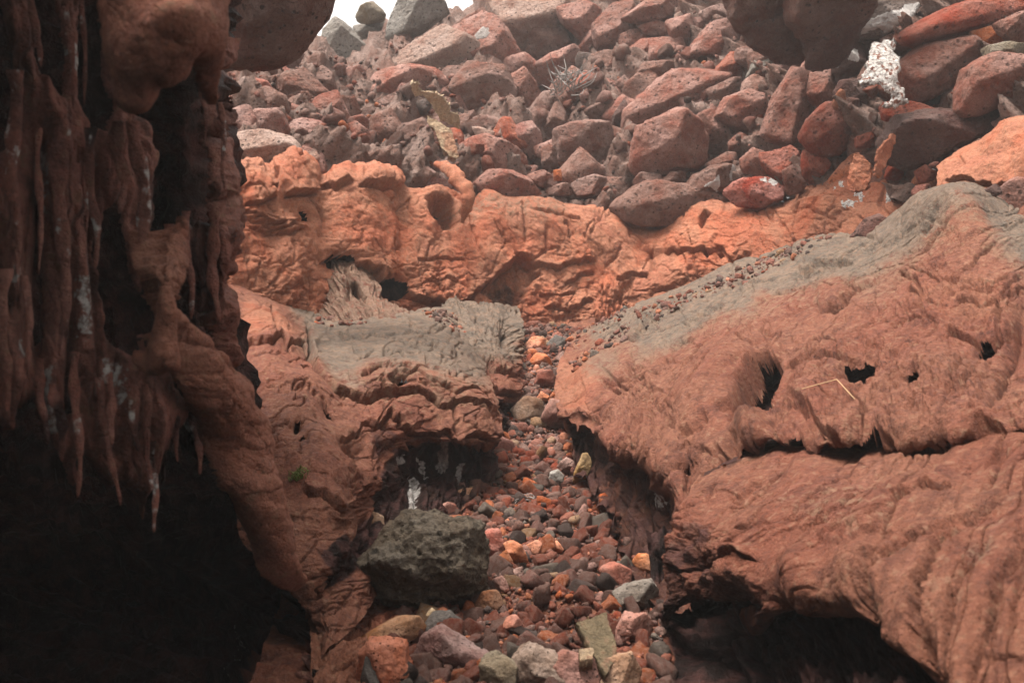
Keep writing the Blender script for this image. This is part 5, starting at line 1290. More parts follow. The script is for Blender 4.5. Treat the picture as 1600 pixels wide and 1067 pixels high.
B_([(1382,216),(1404,184),(1450,190),(1500,178),(1562,168),(1568,186),(1522,218),(1472,242),(1420,264),(1388,247)], 'DK', 'long dark pitted block sloping behind the orange lobe', ap=(1470,205), planes=[(.2,-1,.75),(-.2,-1,-.6)], off=.55)
B_([(1380,168),(1388,160),(1420,160),(1452,168),(1494,180),(1470,194),(1420,184),(1386,188)], 'RD', 'bright rust red band of rock below the white crust', name='rock', cat='rock', off=.75)
B_([(1338,232),(1340,214),(1370,205),(1380,211),(1366,228)], 'RD', 'small rust red rock behind the orange fins', name='rock', cat='rock', off=.45)
B_([(1383,282),(1388,262),(1402,252),(1417,257),(1407,281)], 'RD', 'curled dark red chip behind the bench hump', name='rock', cat='rock', off=.5)
B_([(1430,268),(1445,259),(1462,268),(1456,282),(1438,286)], 'RD', 'reddish nodule under a white speck', name='rock', cat='rock', white=[[(1450,264),(1457,255),(1468,256),(1464,266)]], off=.6, amt=.6)
B_([(1430,292),(1455,288),(1453,312),(1437,322),(1428,302)], 'RD', 'rust coloured stone below the reddish nodule', name='rock', cat='rock', off=.6)
B_([(1156,250),(1175,233),(1194,240),(1204,262),(1190,278),(1163,270)], 'RB', 'pitted red brown rock above the bright red oval', name='rock', cat='rock', off=.5)
B_([(1188,240),(1235,234),(1252,250),(1257,286),(1240,302),(1222,288),(1198,264)], 'RD', 'big dark red clinker block with ragged faces', off=.55, amt=1.6)
B_([(1222,268),(1240,260),(1258,286),(1252,300),(1230,304)], 'RB', 'square ended red rock below the clinker block', name='rock', cat='rock', off=.75)
B_([(1266,246),(1285,239),(1297,256),(1285,273),(1268,264)], 'RD', 'red chip beneath the deep red block', name='rock', cat='rock', off=.5)
B_([(1254,234),(1275,239),(1282,277),(1268,287),(1254,272)], 'RD', 'narrow red clinker rock between two red blocks', name='rock', cat='rock', off=.5, amt=1.5)
B_([(1130,302),(1158,282),(1200,279),(1221,293),(1218,312),(1190,325),(1152,321)], (.33,.115,.085), 'bright red oval rock set on the wall edge', white=[[(1200,284),(1209,278),(1214,286),(1206,290)],[(1186,282),(1194,280),(1195,285)]], off=.85, ap=(1178,300), amt=1.2)
B_([(962,322),(990,287),(1060,288),(1112,303),(1130,312),(1092,328),(1040,354),(1000,350),(970,340)], 'BR', 'wide brown pitted apron of rock resting on the wall', ap=(1040,310), planes=[(-.1,-1,.7),(.1,-1,-.2)], off=.45, amt=1.2)
B_([(985,288),(1002,270),(1032,274),(1032,288),(1000,292)], 'MB', 'brown footing stone under the bright faceted block', name='rock', cat='rock', off=.65)
B_([(1028,288),(1050,269),(1082,270),(1062,288)], 'BR', 'flat brown footing stone beside the first footing', name='rock', cat='rock', off=.65)
B_([(1062,302),(1085,275),(1110,262),(1152,258),(1152,282),(1120,302),(1080,313)], 'BR', 'brown rock splashed with white crust', white=[[(1096,292),(1108,286),(1118,276),(1120,290),(1116,298),(1106,292)],[(1139,274),(1146,256),(1154,258),(1156,268),(1150,282),(1142,282)]], off=.6, ap=(1110,285))
B_([(1102,257),(1135,239),(1157,239),(1146,257),(1115,267)], 'BR', 'long brown rock under the pitted red block', name='rock', cat='rock', off=.5)
B_([(1138,224),(1155,207),(1168,215),(1165,237),(1143,247)], 'RB', 'small red brown wedge between two red blocks', name='rock', cat='rock', off=.45)
B_([(1328,374),(1350,345),(1371,336),(1399,355),(1388,368),(1345,377)], (.12,.058,.045), 'dark block lying alone on the back edge of the grey bench', d=8.25, ap=(1362,356), planes=[(-.3,-1,.5),(.4,-1,-.3)])
B_([(1556,302),(1590,280),(1640,280),(1640,330),(1580,335)], 'PR', 'pinkish rubble rock behind the bench hump', off=.8)
B_([(1520,310),(1555,288),(1562,302),(1540,318)], 'DK', 'dark clinker at the shoulder of the bench hump', name='rock', cat='rock', d=6.9)
# grey rock pieces and floor stones standing large in the trench
def fdepth(px, py):
    i = np.argmin((FLOOR.px - px)**2 + (FLOOR.py - py)**2)
    return float(FLOOR.d.ravel()[i])
import re
ANCH, RANCH = [], []
_PREP = re.compile(r' (squeezed|with|behind|on|next|touching|below|by|close|lying|half|pressed|beside|standing|leaning|under|blocking|high|near|from|against|tucked|in|at|carrying|above|roofing|wedged|perched|flanking|among|over|the|resting|splashed|set|between|veined|ringed|sloping|of|along|and|stretching|beneath|sitting)\b.*')
def S_(poly, tint, label, k=.45, name='stone', **kw):
    ANCH.append((_PREP.sub('', label), np.mean(np.array(poly, float), axis=0)))
    a = np.array(poly, float); b = a[:, 1].max(); cx = a[:, 0].mean()
    d0 = fdepth(cx, b - 3)
    sz = math.sqrt(np.ptp(a[:, 0])*np.ptp(a[:, 1]))*d0/F
    kw.setdefault('mat', M_stone)
    return boulder(poly, tint, label, d=d0 + sz*.25, name=name, cat=name, T=k, **kw)
S_([(562,884),(600,836),(640,806),(690,798),(752,822),(757,900),(745,945),(715,952),(660,945),(610,925),(570,905)], (.115,.09,.066), 'large grey boulder with a black hollow underside in the trench', k=.6, name='boulder', ap=(655,868), planes=[(.22,-1,.55),(-.7,-1,-.75),(.25,-1,-1.1)], level=6, grow=1.0, amt=2.4, mat=M_scoria)
S_([(545,868),(548,830),(572,802),(596,808),(602,845),(590,880),(562,886)], (.30,.185,.12), 'tan upright stone squeezed between bench and grey boulder', ap=(575,838))
S_([(598,815),(628,788),(646,798),(643,812),(612,825)], 'PK', 'mauve stone behind the large grey boulder, with flat top')
S_([(670,800),(700,785),(716,792),(714,812),(675,812)], 'PR', 'pinkish stone on the far shoulder of the grey boulder')
S_([(604,832),(630,820),(632,838),(612,846)], 'RD', 'small red stone next to the tan upright one')
S_([(748,860),(758,830),(778,828),(788,856),(770,882),(750,882)], (.30,.12,.09), 'pitted red stone touching the grey boulder', ap=(766,852), amt=1.3)
S_([(758,892),(790,858),(804,886),(790,898)], (.27,.13,.08), 'brown wedge below the pitted red stone')
S_([(788,850),(800,845),(815,852),(826,882),(815,888),(803,882)], 'OR', 'long orange block shaped stone in the gravel', ap=(806,858), planes=CAPD)
S_([(816,856),(840,843),(846,850),(838,866),(822,868)], 'OR', 'orange three cornered stone by the long orange block')
S_([(855,860),(870,845),(880,858),(874,866)], 'OR', 'orange stone with a flat top in mid trench')
S_([(782,900),(815,885),(818,905),(800,914),(785,910)], 'MB', 'brown oval stone in mid gravel')
S_([(770,905),(785,900),(798,920),(790,932),(776,924)], 'RB', 'red brown stone close to the grey boulder')
S_([(740,950),(755,925),(775,922),(786,942),(770,955)], (.22,.115,.07), 'two toned brown and grey stone below the grey boulder')
S_([(787,985),(789,965),(806,960),(820,980),(805,994),(792,1001)], (.42,.16,.10), 'pink triangular shard lying flat on the gravel', k=.3, amt=.5)
S_([(563,1055),(570,1020),(585,1003),(630,1005),(640,1050),(636,1085),(570,1085)], (.36,.125,.07), 'large stone half orange and half dark grey', amt=1.7, ap=(592,1020), planes=[(.35,-1,.45),(-.8,-1,0)])
S_([(566,1062),(574,1022),(586,1020),(602,1062),(598,1090),(568,1090)], 'CH', 'charcoal stone pressed against the orange one', k=.6)
S_([(640,1035),(660,1000),(690,985),(730,1005),(758,1020),(756,1040),(720,1050),(660,1048)], (.19,.115,.10), 'lumpy mauve brown stone at the bottom of the trench', amt=1.6)
S_([(660,1000),(672,965),(705,958),(735,985),(720,998),(690,990)], 'CH', 'slate grey rough stone beside the pale broken one')
S_([(560,1000),(600,975),(655,962),(680,975),(640,1000),(590,1012)], (.30,.165,.095), 'long tan block with a broken pale end', k=.35, amt=.5)
S_([(655,965),(675,950),(700,968),(680,972),(662,974)], (.52,.37,.22), 'pale tan broken corner stone', amt=.5)
S_([(800,1090),(805,1040),(830,1010),(865,1020),(880,1045),(860,1090)], (.24,.165,.125), 'knobbly brown stone at the bottom edge', amt=1.8)
S_([(750,1090),(752,1040),(780,1020),(806,1040),(805,1090)], 'GG', 'dark greenish stone at the bottom edge')
S_([(850,1090),(860,1040),(885,1020),(930,1030),(940,1060),(930,1090)], (.22,.10,.075), 'large dull red stone below the flat slab')
S_([(1000,970),(1010,960),(1020,985),(1005,1005),(965,1005),(960,990),(975,965)], 'PR', 'pitted pink stone beside the flat slab', amt=1.3)
S_([(988,880),(996,868),(1012,866),(1026,895),(1020,906),(1000,895)], (.40,.165,.08), 'orange topped stone against the dark recess', ap=(1008,884))
S_([(960,925),(985,912),(1015,905),(1028,925),(1025,960),(990,958),(968,945)], (.15,.122,.10), 'grey block with a white glazed edge', ap=(995,930))
S_([(940,890),(960,880),(985,890),(985,920),(960,925),(945,912)], 'PR', 'broad pinkish stone near the dark recess')
S_([(924,1080),(950,1030),(985,1020),(1000,1050),(985,1085)], (.33,.2,.13), 'bone shaped tan stone beside the slab foot')
S_([(705,785),(706,765),(740,762),(745,772),(725,787)], (.42,.19,.09), 'orange wedge stone standing at the foot of the bench', ap=(722,772))
S_([(718,762),(740,757),(748,764),(735,770)], 'GG', 'flat grey flake lying on the orange wedge', k=.3)
S_([(858,752),(860,740),(872,735),(881,744),(878,758),(868,764)], 'GY', 'flat light grey stone in the upper gravel', k=.35)
S_([(868,730),(885,715),(897,722),(890,745)], 'MB', 'brown angular stone beside the light grey one')
S_([(892,770),(900,735),(915,697),(925,702),(922,730),(905,768)], (.30,.19,.09), 'tall thin ochre shard leaning on the bench foot', k=.35)
S_([(755,700),(775,680),(800,690),(800,715),(770,718)], 'PK', 'mauve pitted stone under the bench nose')
S_([(800,640),(820,620),(845,625),(850,655),(830,668),(808,660)], (.20,.125,.085), 'brown boulder blocking the narrow part of the trench', name='boulder')
S_([(846,655),(862,625),(880,630),(888,665),(870,680)], 'MB', 'second brown boulder in the narrow part of the trench', name='boulder')
S_([(836,600),(842,580),(862,578),(868,600),(855,612)], 'RB', 'reddish stone high in the narrow trench')
S_([(828,565),(838,552),(858,556),(862,572),(842,578)], 'OR', 'orange rounded stone high in the narrow trench')
S_([(820,540),(835,525),(850,530),(852,545),(832,552)], 'OR', 'orange stone at the head of the trench')
S_([(855,538),(868,524),(884,530),(880,545),(862,548)], 'CH', 'dark stone at the head of the trench')
S_([(868,560),(880,548),(888,560),(880,572)], 'MB', 'small brown stone at the head of the trench')
S_([(835,632),(845,612),(858,620),(850,634)], 'OR', 'bright orange chip on the narrow trench boulders')
# ------------------------------------------------------------------ loose stones
PROTO = []
for k in range(16):
    rs = np.random.RandomState(500+k)
    N = rs.normal(size=(4, 3)); N /= np.linalg.norm(N, axis=1, keepdims=True)
    N = np.concatenate([N, np.eye(3), -np.eye(3)]); H = rs.uniform(.42, 1.0, len(N))
    PROTO.append((N, H, rs.uniform(0, 9)))
def stone_verts(k, level):
    D, Fc = ico(level)
    N, H, o = PROTO[k]
    V = D*facet_solid(D, N, H, 70)[:, None]
    return roughen(V, 1.6, o, .75), Fc
PROTO_ME = []
for k in range(16):
    V, Fc = stone_verts(k, 3)
    me = raw_mesh('stone', V, Fc, mask=np.zeros((len(V), 4)), smooth=False); me.materials.append(M_gravel); PROTO_ME.append(me)
PROTO_RUB = []
for me in PROTO_ME:
    m2 = me.copy(); m2.name = 'rubble'; m2.materials[0] = M_rubble; PROTO_RUB.append(m2)

def rot_mats(n, rs):
    q = rs.normal(size=(n, 4)); q /= np.linalg.norm(q, axis=1, keepdims=True)
    w, x, y, z = q.T
    return np.stack([np.stack([1-2*(y*y+z*z), 2*(x*y-z*w), 2*(x*z+y*w)], -1), np.stack([2*(x*y+z*w), 1-2*(x*x+z*z), 2*(y*z-x*w)], -1),
                     np.stack([2*(x*z-y*w), 2*(y*z+x*w), 1-2*(x*x+y*y)], -1)], 1), q

LOOKS = [('mauve brown', (.135,.072,.055), .34), ('brick red', (.18,.062,.039), .30), ('orange', (.31,.105,.05), .12), ('grey', (.115,.088,.07), .05),
         ('charcoal', (.06,.039,.032), .08), ('tan', (.21,.12,.067), .03), ('dull pink', (.19,.095,.074), .08)]
P_SLOPE = [.46, .14, .02, .0, .03, .0, .35]
def pick_looks(n, rs, P=None):
    P = np.array(P or [l[2] for l in LOOKS])
    return rs.choice(len(LOOKS), n, p=P/P.sum())

def scatter_on(sheet, polypx, n_try, smin, smax, sep, rs, power=2.2, avoid=None):
    """dart throwing on a sheet; returns positions, radii, photo positions"""
    w = (in_poly(sheet.px, sheet.py, polypx) > 0).astype(float)
    if avoid is not None:
        for a in avoid: w *= (in_poly(sheet.px, sheet.py, a) < 0)
    w[:-1, :-1] *= np.linalg.norm(np.cross(sheet.P[:-1, 1:]-sheet.P[:-1, :-1], sheet.P[1:, :-1]-sheet.P[:-1, :-1]), axis=2)
    w[-1] = 0; w[:, -1] = 0
    idx = rs.choice(w.size, n_try, p=w.ravel()/w.sum())
    Pf = getattr(sheet, 'final', sheet.P).reshape(-1, 3)
    pos = Pf[idx] + rs.uniform(-.01, .01, (n_try, 3))
    r = smin*(smax/smin)**(rs.uniform(size=n_try)**power)
    r = np.sort(r)[::-1]
    keep = []
    cell = {}
    cs = smax*2
    for i in range(n_try):
        key = (int(pos[i, 0]//cs), int(pos[i, 1]//cs)); ok = True
        for dx in (-1, 0, 1):
            for dy in (-1, 0, 1):
                for j in cell.get((key[0]+dx, key[1]+dy), ()):
                    if (pos[i, 0]-pos[j, 0])**2 + (pos[i, 1]-pos[j, 1])**2 < (sep*(r[i]+r[j]))**2: ok = False; break
                if not ok: break
            if not ok: break
        if ok: keep.append(i); cell.setdefault(key, []).append(i)
    keep = np.array(keep)
    return pos[keep], r[keep], sheet.px.ravel()[idx[keep]], sheet.py.ravel()[idx[keep]]

def joined(name, pos, r, rs, level, mat, P=None, **props):
    n = len(pos); R, _ = rot_mats(n, rs)
    sc = np.stack([rs.uniform(.75, 1.25, n), rs.uniform(.75, 1.25, n), rs.uniform(.55, .95, n)], -1)
    which = rs.randint(0, 16, n); lk = pick_looks(n, rs, P)
    Vs, Fs, Ts, o = [], [], [], 0
    cache = [stone_verts(k, level) for k in range(16)]
    for i in range(n):
        V, Fc = cache[which[i]]
        W = (V*sc[i]*r[i]) @ R[i].T + pos[i]
        Vs.append(W); Fs.append(Fc + o); o += len(V)
        t = np.array(LOOKS[lk[i]][1])*rs.uniform(.6, 1.0); Ts.append(np.tile([*t, 1], (len(V), 1)))
    me = raw_mesh(name, np.concatenate(Vs), np.concatenate(Fs), tint=np.concatenate(Ts), smooth=False)
    return link(name, me, mat, kind='stuff', **props)

def proj(p):
    v = np.asarray(p) - CAM
    d = v @ FW
    return 800 + F*(v @ RT)/d, 533.5 - F*(v @ UP)/d

def unique_shorts(items):
    n = {}
    for s_, _ in items: n[s_] = n.get(s_, 0) + 1
    return [(s_, c) for s_, c in items if n[s_] == 1 and 1 < len(s_.split()) < 5]

def rel_label(what, x, y, anchors, sides):
    s_, c = min(anchors, key=lambda a: (a[1][0]-x)**2 + 1.3*(a[1][1]-y)**2)
    dx, dy = x - c[0], y - c[1]
    rel = ('just above' if dy < 0 else 'just below') if abs(dy) > .8*abs(dx) else sides[int(dx > 0)]
    return f'{what} {rel} the {s_}'

def singles(name, pos, r, rs, group, anchors, sides, big=1.0, lift=.25, P=None):
    n = len(pos); _, q = rot_mats(n, rs); lk = pick_looks(n, rs, P); which = rs.randint(0, 16, n)
    for i in range(n):
        o = link(name, (PROTO_RUB if big > 1 else PROTO_ME)[which[i]], None, loc=(pos[i, 0], pos[i, 1], pos[i, 2] + lift*r[i]))
        o.rotation_mode = 'QUATERNION'; o.rotation_quaternion = q[i]
        o.scale = (r[i]*rs.uniform(.8, 1.25), r[i]*rs.uniform(.75, 1.2), r[i]*rs.uniform(.6, .95))
        nm, t, _p = LOOKS[lk[i]]
        t = np.array(t)*rs.uniform(.65, 1.02)*(1.3 if big > 1 else 1); o.color = (*t, 1)
        x, y = proj(pos[i]); sc_ = np.array(o.scale)/r[i]
        size = 'large' if r[i] > .050*big else 'small' if r[i] < .036*big else 'medium'
        shape = 'flat' if sc_[2] < .7 else 'long' if sc_[0] > 1.12 else 'chunky'
        o['label'] = rel_label(f'{size} {shape} {nm} stone', x, y, anchors, sides); o['category'] = 'stone'; o['group'] = group

rs = np.random.RandomState(77)
TR = [(812,512),(806,560),(800,620),(788,655),(776,712),(748,762),(690,780),(640,800),(590,850),(560,890),(590,925),(640,945),(610,1000),(600,1067),(610,1160),(1060,1160),(1040,1067),(1036,930),(990,880),(955,800),(928,742),(898,690),(884,640),(880,590),(905,512)]
avoid = [[(590,880),(645,810),(742,830),(742,895),(660,890)]]
pos, r, ppx, ppy = scatter_on(FLOOR, TR, 12000, .012, .066, .54, rs, 2.4, avoid)
ang = r/np.linalg.norm(pos - CAM, axis=1)
order = np.argsort(-ang); first, rest = order[:290], order[290:]
singles('gravel_stone', pos[first], r[first], rs, 'loose stones on the trench gravel', unique_shorts(ANCH), ('on the cave side of', 'on the recess side of'))
joined('trench_gravel', pos[rest] + [0, 0, .008], r[rest], rs, 2, M_stone_mix)
pos2, r2, _, _ = scatter_on(FLOOR, TR, 9000, .008, .026, .60, rs, 1.6)
joined('fine_gravel', pos2 + [0, 0, .006], r2, rs, 1, M_stone_mix)

# rubble between the blocks
rs = np.random.RandomState(78)
SL = [(345,110),(420,125),(520,118),(600,110),(700,60),(1000,20),(1140,60),(1300,100),(1600,60),(1600,300),(1440,300),(1330,270),(1200,300),(1040,345),(940,325),(850,308),(740,305),(640,285),(540,262),(345,250)]
# wall of interlocking blocks behind the named ones: cells of a plane division of the slope
def clip_half(poly, a, b):
    m = ((a[0]+b[0])/2, (a[1]+b[1])/2); n = (b[0]-a[0], b[1]-a[1]); out = []
    f = lambda p: (p[0]-m[0])*n[0] + (p[1]-m[1])*n[1]
    for i in range(len(poly)):
        p, q = poly[i], poly[(i+1) % len(poly)]; fp, fq = f(p), f(q)
        if fp <= 0: out.append(p)
        if fp*fq < 0: t = fp/(fp-fq); out.append((p[0]+t*(q[0]-p[0]), p[1]+t*(q[1]-p[1])))
    return out
seeds = []
while len(seeds) < 400:
    c = (rs.uniform(330, 1640), rs.uniform(-10, 350))
    sp = 26 + 16*rs.uniform()
    if all((c[0]-q[0])**2 + (1.5*(c[1]-q[1]))**2 > sp*sp for q in seeds): seeds.append(c)
    elif rs.uniform() < .002: break
heroes = [p for p in PX_POLYS if np.mean(p, axis=0)[1] < 380]
sh_sl = unique_shorts([(_PREP.sub('', l), np.array([x, y])) for l, x, y, a_ in ALL_LABELS if y < 380])
sx = np.array([q[0] for q in seeds]); sy = np.array([q[1] for q in seeds])
ok = in_poly(sx, sy, SL) > -6
for p in heroes:
    c = np.mean(p, axis=0); ok &= in_poly(sx, sy, [((x-c[0])*.8+c[0], (y-c[1])*.8+c[1]) for x, y in p]) < 0
nblk = 0
for i, c in enumerate(seeds):
    if not ok[i]: continue
    cell = [(c[0]-60, c[1]-60), (c[0]+60, c[1]-60), (c[0]+60, c[1]+60), (c[0]-60, c[1]+60)]
    for q in seeds:
        if q is not c and abs(q[0]-c[0]) < 120 and abs(q[1]-c[1]) < 120: cell = clip_half(cell, c, q)
    if len(cell) < 3: continue
    w_, h_ = np.ptp(np.array(cell), axis=0)
    lk = int(pick_looks(1, rs, P_SLOPE)[0]); t = np.array(LOOKS[lk][1])*rs.uniform(1.3, 1.75)
    shape = 'wide' if w_ > 1.35*h_ else 'upright' if h_ > 1.1*w_ else 'squarish'
    lab = rel_label(f'{"large" if w_*h_ > 1500 else "small"} {shape} {LOOKS[lk][0]} block', c[0], c[1], sh_sl, ('on the overhang side of', 'on the white crust side of'))
    boulder(cell, tuple(t), lab, name='block', cat='block', off=.02, level=4, grow=1.12, T=.55, group='interlocking blocks of the rubble wall')
    nblk += 1
pos3, r3, qx, qy = scatter_on(sl, SL, 1800, .05, .15, .68, rs, 1.2, avoid=[[( (x-c[0])*.86+c[0], (y-c[1])*.86+c[1]) for x, y in pl] for pl in PX_POLYS for c in [np.mean(pl, axis=0)] if np.mean(pl, axis=0)[1] < 380])
k = np.argsort(-r3/np.linalg.norm(pos3 - CAM, axis=1))
singles('rubble_stone', pos3[k[:110]], r3[k[:110]], rs, 'rubble caught between the big blocks', unique_shorts([(_PREP.sub('', l), np.array([x, y])) for l, x, y, a_ in ALL_LABELS if y < 380]), ('on the overhang side of', 'on the white crust side of'), 3.0, .1, P_SLOPE)
joined('slope_rubble', pos3[k[110:]], r3[k[110:]], rs, 2, M_stone_mix, P_SLOPE)
pos4, r4, _, _ = scatter_on(sl, SL, 4000, .025, .07, .7, rs, 1.3)
joined('fine_rubble', pos4, r4, rs, 1, M_stone_mix, P_SLOPE)

# red flakes along the back of the right bench, crumbs on the left one
rs = np.random.RandomState(79)
for nm, sh, pl, n in [('bench_debris', RB, [(990,492),(1080,462),(1140,432),(1200,402),(1275,378),(1300,372),(1270,398),(1220,418),(1150,452),(1080,478),(1010,510)], 700),
                      ('bench_debris', RB, [(872,512),(905,512),(950,492),(985,482),(975,500),(930,520),(885,552)], 260),
                      ('bench_debris', RB, [(885,572),(930,548),(960,520),(990,505),(980,530),(940,560),(900,585)], 160),
                      ('bench_debris', LB, [(660,486),(735,486),(752,510),(735,525),(700,515),(665,498)], 160),
                      ('bench_debris', LB, [(490,500),(560,500),(590,512),(500,515)], 60)]:
    p, r, _, _ = scatter_on(sh, pl, n, .012, .062, .62, rs, 2.2)
    joined(nm, p, r*np.array(.8), rs, 2, M_stone_mix)
# ------------------------------------------------------------------ plates, fins, crusts, stalks
M_tan = skin_material('tan_lava_plate', (.40, .275, .17), (.44, .33, .22), (.31, .175, .10))
M_olive = skin_material('olive_slab', (.17, .125, .072), (.215, .16, .095), (.12, .085, .055))
def straw(name, col, rough=.8):
    t = NT(name)
    b = t.n('ShaderNodeBsdfPrincipled', {'Base Color': (*col, 1), 'Roughness': rough})
    t.n('ShaderNodeOutputMaterial', {'Surface': b.outputs[0]})
    return t.m
M_straw = straw('dry_straw', (.40, .25, .13)); M_twig = straw('grey_twig', (.20, .175, .16)); M_moss = straw('green_moss', (.13, .16, .035))

def plate(name, label, poly, d, mat, thick=.05, tilt=(0, 0), curve=0.0, cat='plate', rough=.012, j=2.0, tints=(), step=.4):
    a = np.array(poly, float); x0, y0 = a.min(0) - 6; x1, y1 = a.max(0) + 6; cx, cy = a.mean(0)
    rows = []
    for y in np.linspace(y0, y1, 6):
        rows.append([(x, y, d + tilt[0]*(x-cx) + tilt[1]*(y-cy) + curve*((x-cx)/(x1-x0))**2) for x in np.linspace(x0, x1, 6)])
    s = Sheet(rows, step=step)
    s.rough(rough, .15, 4, seed=int(cx) % 50); s.rough(rough*.4, .04, 3, seed=int(cy) % 50)
    s.cut(poly, j=j, wl=9, seed=int(cx) % 9)
    for ch, pl, f, am in tints: s.tint(ch, pl, f, am)
    return s.build(name, mat, thick=thick, label=label, category=cat)

def tube(name, pts, rad, mat, n=8, flat=1.0, maskv=(0, 0, 0, 0), seed=1, lump=0.0, **props):
    """smooth tapering strand through 3-D points; rad in metres"""
    pts = np.array(pts, float); t = np.linspace(0, 1, len(pts))
    tt = np.linspace(0, 1, max(6, len(pts)*6))
    P = hermite(t, pts, tt); Rr = np.interp(tt, t, rad)
    T = np.gradient(P, axis=0); T /= np.linalg.norm(T, axis=1, keepdims=True) + 1e-9
    up = np.array([0.1, -1, 0.05]); A = np.cross(T, up); A /= np.linalg.norm(A, axis=1, keepdims=True) + 1e-9
    Bn = np.cross(A, T)
    an = np.linspace(0, 2*math.pi, n, endpoint=False)
    V = P[:, None] + Rr[:, None, None]*(np.cos(an)[None, :, None]*A[:, None] + flat*np.sin(an)[None, :, None]*Bn[:, None])
    if lump: V = V + lump*Rr[:, None, None]*fbm(V[..., 0]*9+seed, V[..., 1]*9, V[..., 2]*9, 3)[..., None]*(V-P[:, None])/(Rr[:, None, None]+1e-9)
    m = len(P); idx = np.arange(m*n).reshape(m, n)
    q = np.stack([idx[:-1], np.roll(idx, -1, 1)[:-1], np.roll(idx, -1, 1)[1:], idx[1:]], -1).reshape(-1, 4)
    V = V.reshape(-1, 3)
    return V, q, np.tile(maskv, (m*n, 1))

def strands(name, parts, mat, **props):
    Vs, Fs, Ms, o = [], [], [], 0
    for V, q, mk in parts:
        Vs.append(V); Fs.append(q+o); Ms.append(mk); o += len(V)
    V = np.concatenate(Vs); org = np.array([V[:, 0].mean(), V[:, 1].mean(), V[:, 2].min()])
    me = raw_mesh(name, V - org, np.concatenate(Fs), mask=np.concatenate(Ms), uv=V[:, :2])
    return link(name, me, mat, loc=tuple(org), **props)

plate('tan_plate', 'upper tan lava plate bridging two rubble rocks, tapering to a beak', [(641,133),(650,130),(656,142),(676,145),(691,150),(701,165),(703,175),(717,180),(719,203),(705,197),(688,188),(676,166),(660,149),(647,152)], 11.35, M_tan, .07, (0, .004), .1, j=1.5)
plate('tan_plate', 'lower yellowish tan plate hanging under the upper one', [(667,180),(680,186),(692,194),(707,203),(711,222),(719,245),(712,250),(700,242),(688,228),(680,206),(667,192)], 11.2, M_tan, .09, (0, -.002), .25, j=1.5, tints=[(3, [(680,205),(715,215),(715,245),(690,235)], 6, .6)])
plate('orange_fin', 'tall leaf shaped orange fin of lava beside a dark gap', [(1367,276),(1368,258),(1372,238),(1383,222),(1396,207),(1400,212),(1397,230),(1391,248),(1381,264),(1375,280)], 8.75, M_wall, .025, (.006, 0), .1, 'fin', tints=[(3, [(1360,200),(1410,200),(1410,290),(1360,290)], 5, .4)])
plate('orange_fin', 'lower broad orange fin next to white specks', [(1322,296),(1327,264),(1334,240),(1345,242),(1360,255),(1362,278),(1351,297),(1335,300)], 9.0, M_wall, .06, (-.004, 0), .15, 'fin', tints=[(3, [(1315,230),(1370,230),(1370,300),(1315,300)], 5, .85)])
plate('olive_slab', 'flat olive green slab standing in the gravel, pointed at its foot', [(900,972),(920,966),(947,956),(952,975),(963,1003),(963,1027),(947,1053),(931,1028),(912,993)], 3.58, M_olive, .035, (.0006, -.0024), 0, 'slab', .003, j=1.5)
plate('tan_chip', 'small yellow tan block beside the olive slab', [(904,1012),(928,1012),(926,1030),(905,1032)], 3.48, M_tan, .05, (0, -.003), 0, 'stone', .004)
V = [tube('t', at([680,700,716,731,730,722], [256,263,280,302,322,348], [11.0,10.75,10.55,10.45,10.42,10.5]), [.03,.07,.085,.08,.06,.02], None, 14, .7, (0,0,0,.75), 3, .5)]
strands('lava_tongue', V, M_wall, label='curling tongue of orange lava beside the hollow in the wall', category='lava tongue')

# smooth orange lobe at the right edge, and the column beside the hump
OL = Sheet([[(1462,262,9.0),(1500,236,8.9),(1540,214,8.7),(1568,190,8.5),(1620,182,8.3),(1720,182,8.0)],
  [(1464,262,8.55),(1502,236,8.4),(1542,214,8.2),(1570,190,8.0),(1622,182,7.8),(1720,182,7.5)],
  [(1464,276,8.1),(1510,258,7.85),(1556,240,7.65),(1590,228,7.5),(1640,222,7.3),(1720,222,7.0)],
  [(1462,300,8.0),(1510,300,7.7),(1556,296,7.5),(1600,292,7.3),(1640,290,7.15),(1720,290,6.9)],
  [(1460,340,8.1),(1510,340,7.8),(1556,340,7.6),(1600,340,7.4),(1640,340,7.2),(1720,340,7.0)]], step=1.1)
OL.rough(.04, .5, 3, seed=151); OL.rough(.015, .12, 4, seed=152); OL.rough(.006, .04, 4, seed=153); OL.scarp([(1475,285),(1510,280),(1560,290),(1600,285)], .04, 20); OL.crack([(1500,240),(1504,255),(1498,270)], 2, .04)
OL.mask[..., 3] = .68
OL.build('orange_rock_lobe', M_wall, kind='structure')
RC = Sheet([[(1578,350,6.6),(1600,322,6.5),(1640,315,6.3)],[(1582,380,6.2),(1606,372,6.0),(1650,370,5.8)],[(1584,420,5.9),(1610,430,5.5),(1660,430,5.3)],[(1590,470,5.7),(1615,480,5.3),(1670,480,5.0)]], step=1.2)
RC.rough(.02, .2, 4, seed=155); RC.build('right_rock_rib', M_skin, kind='structure')

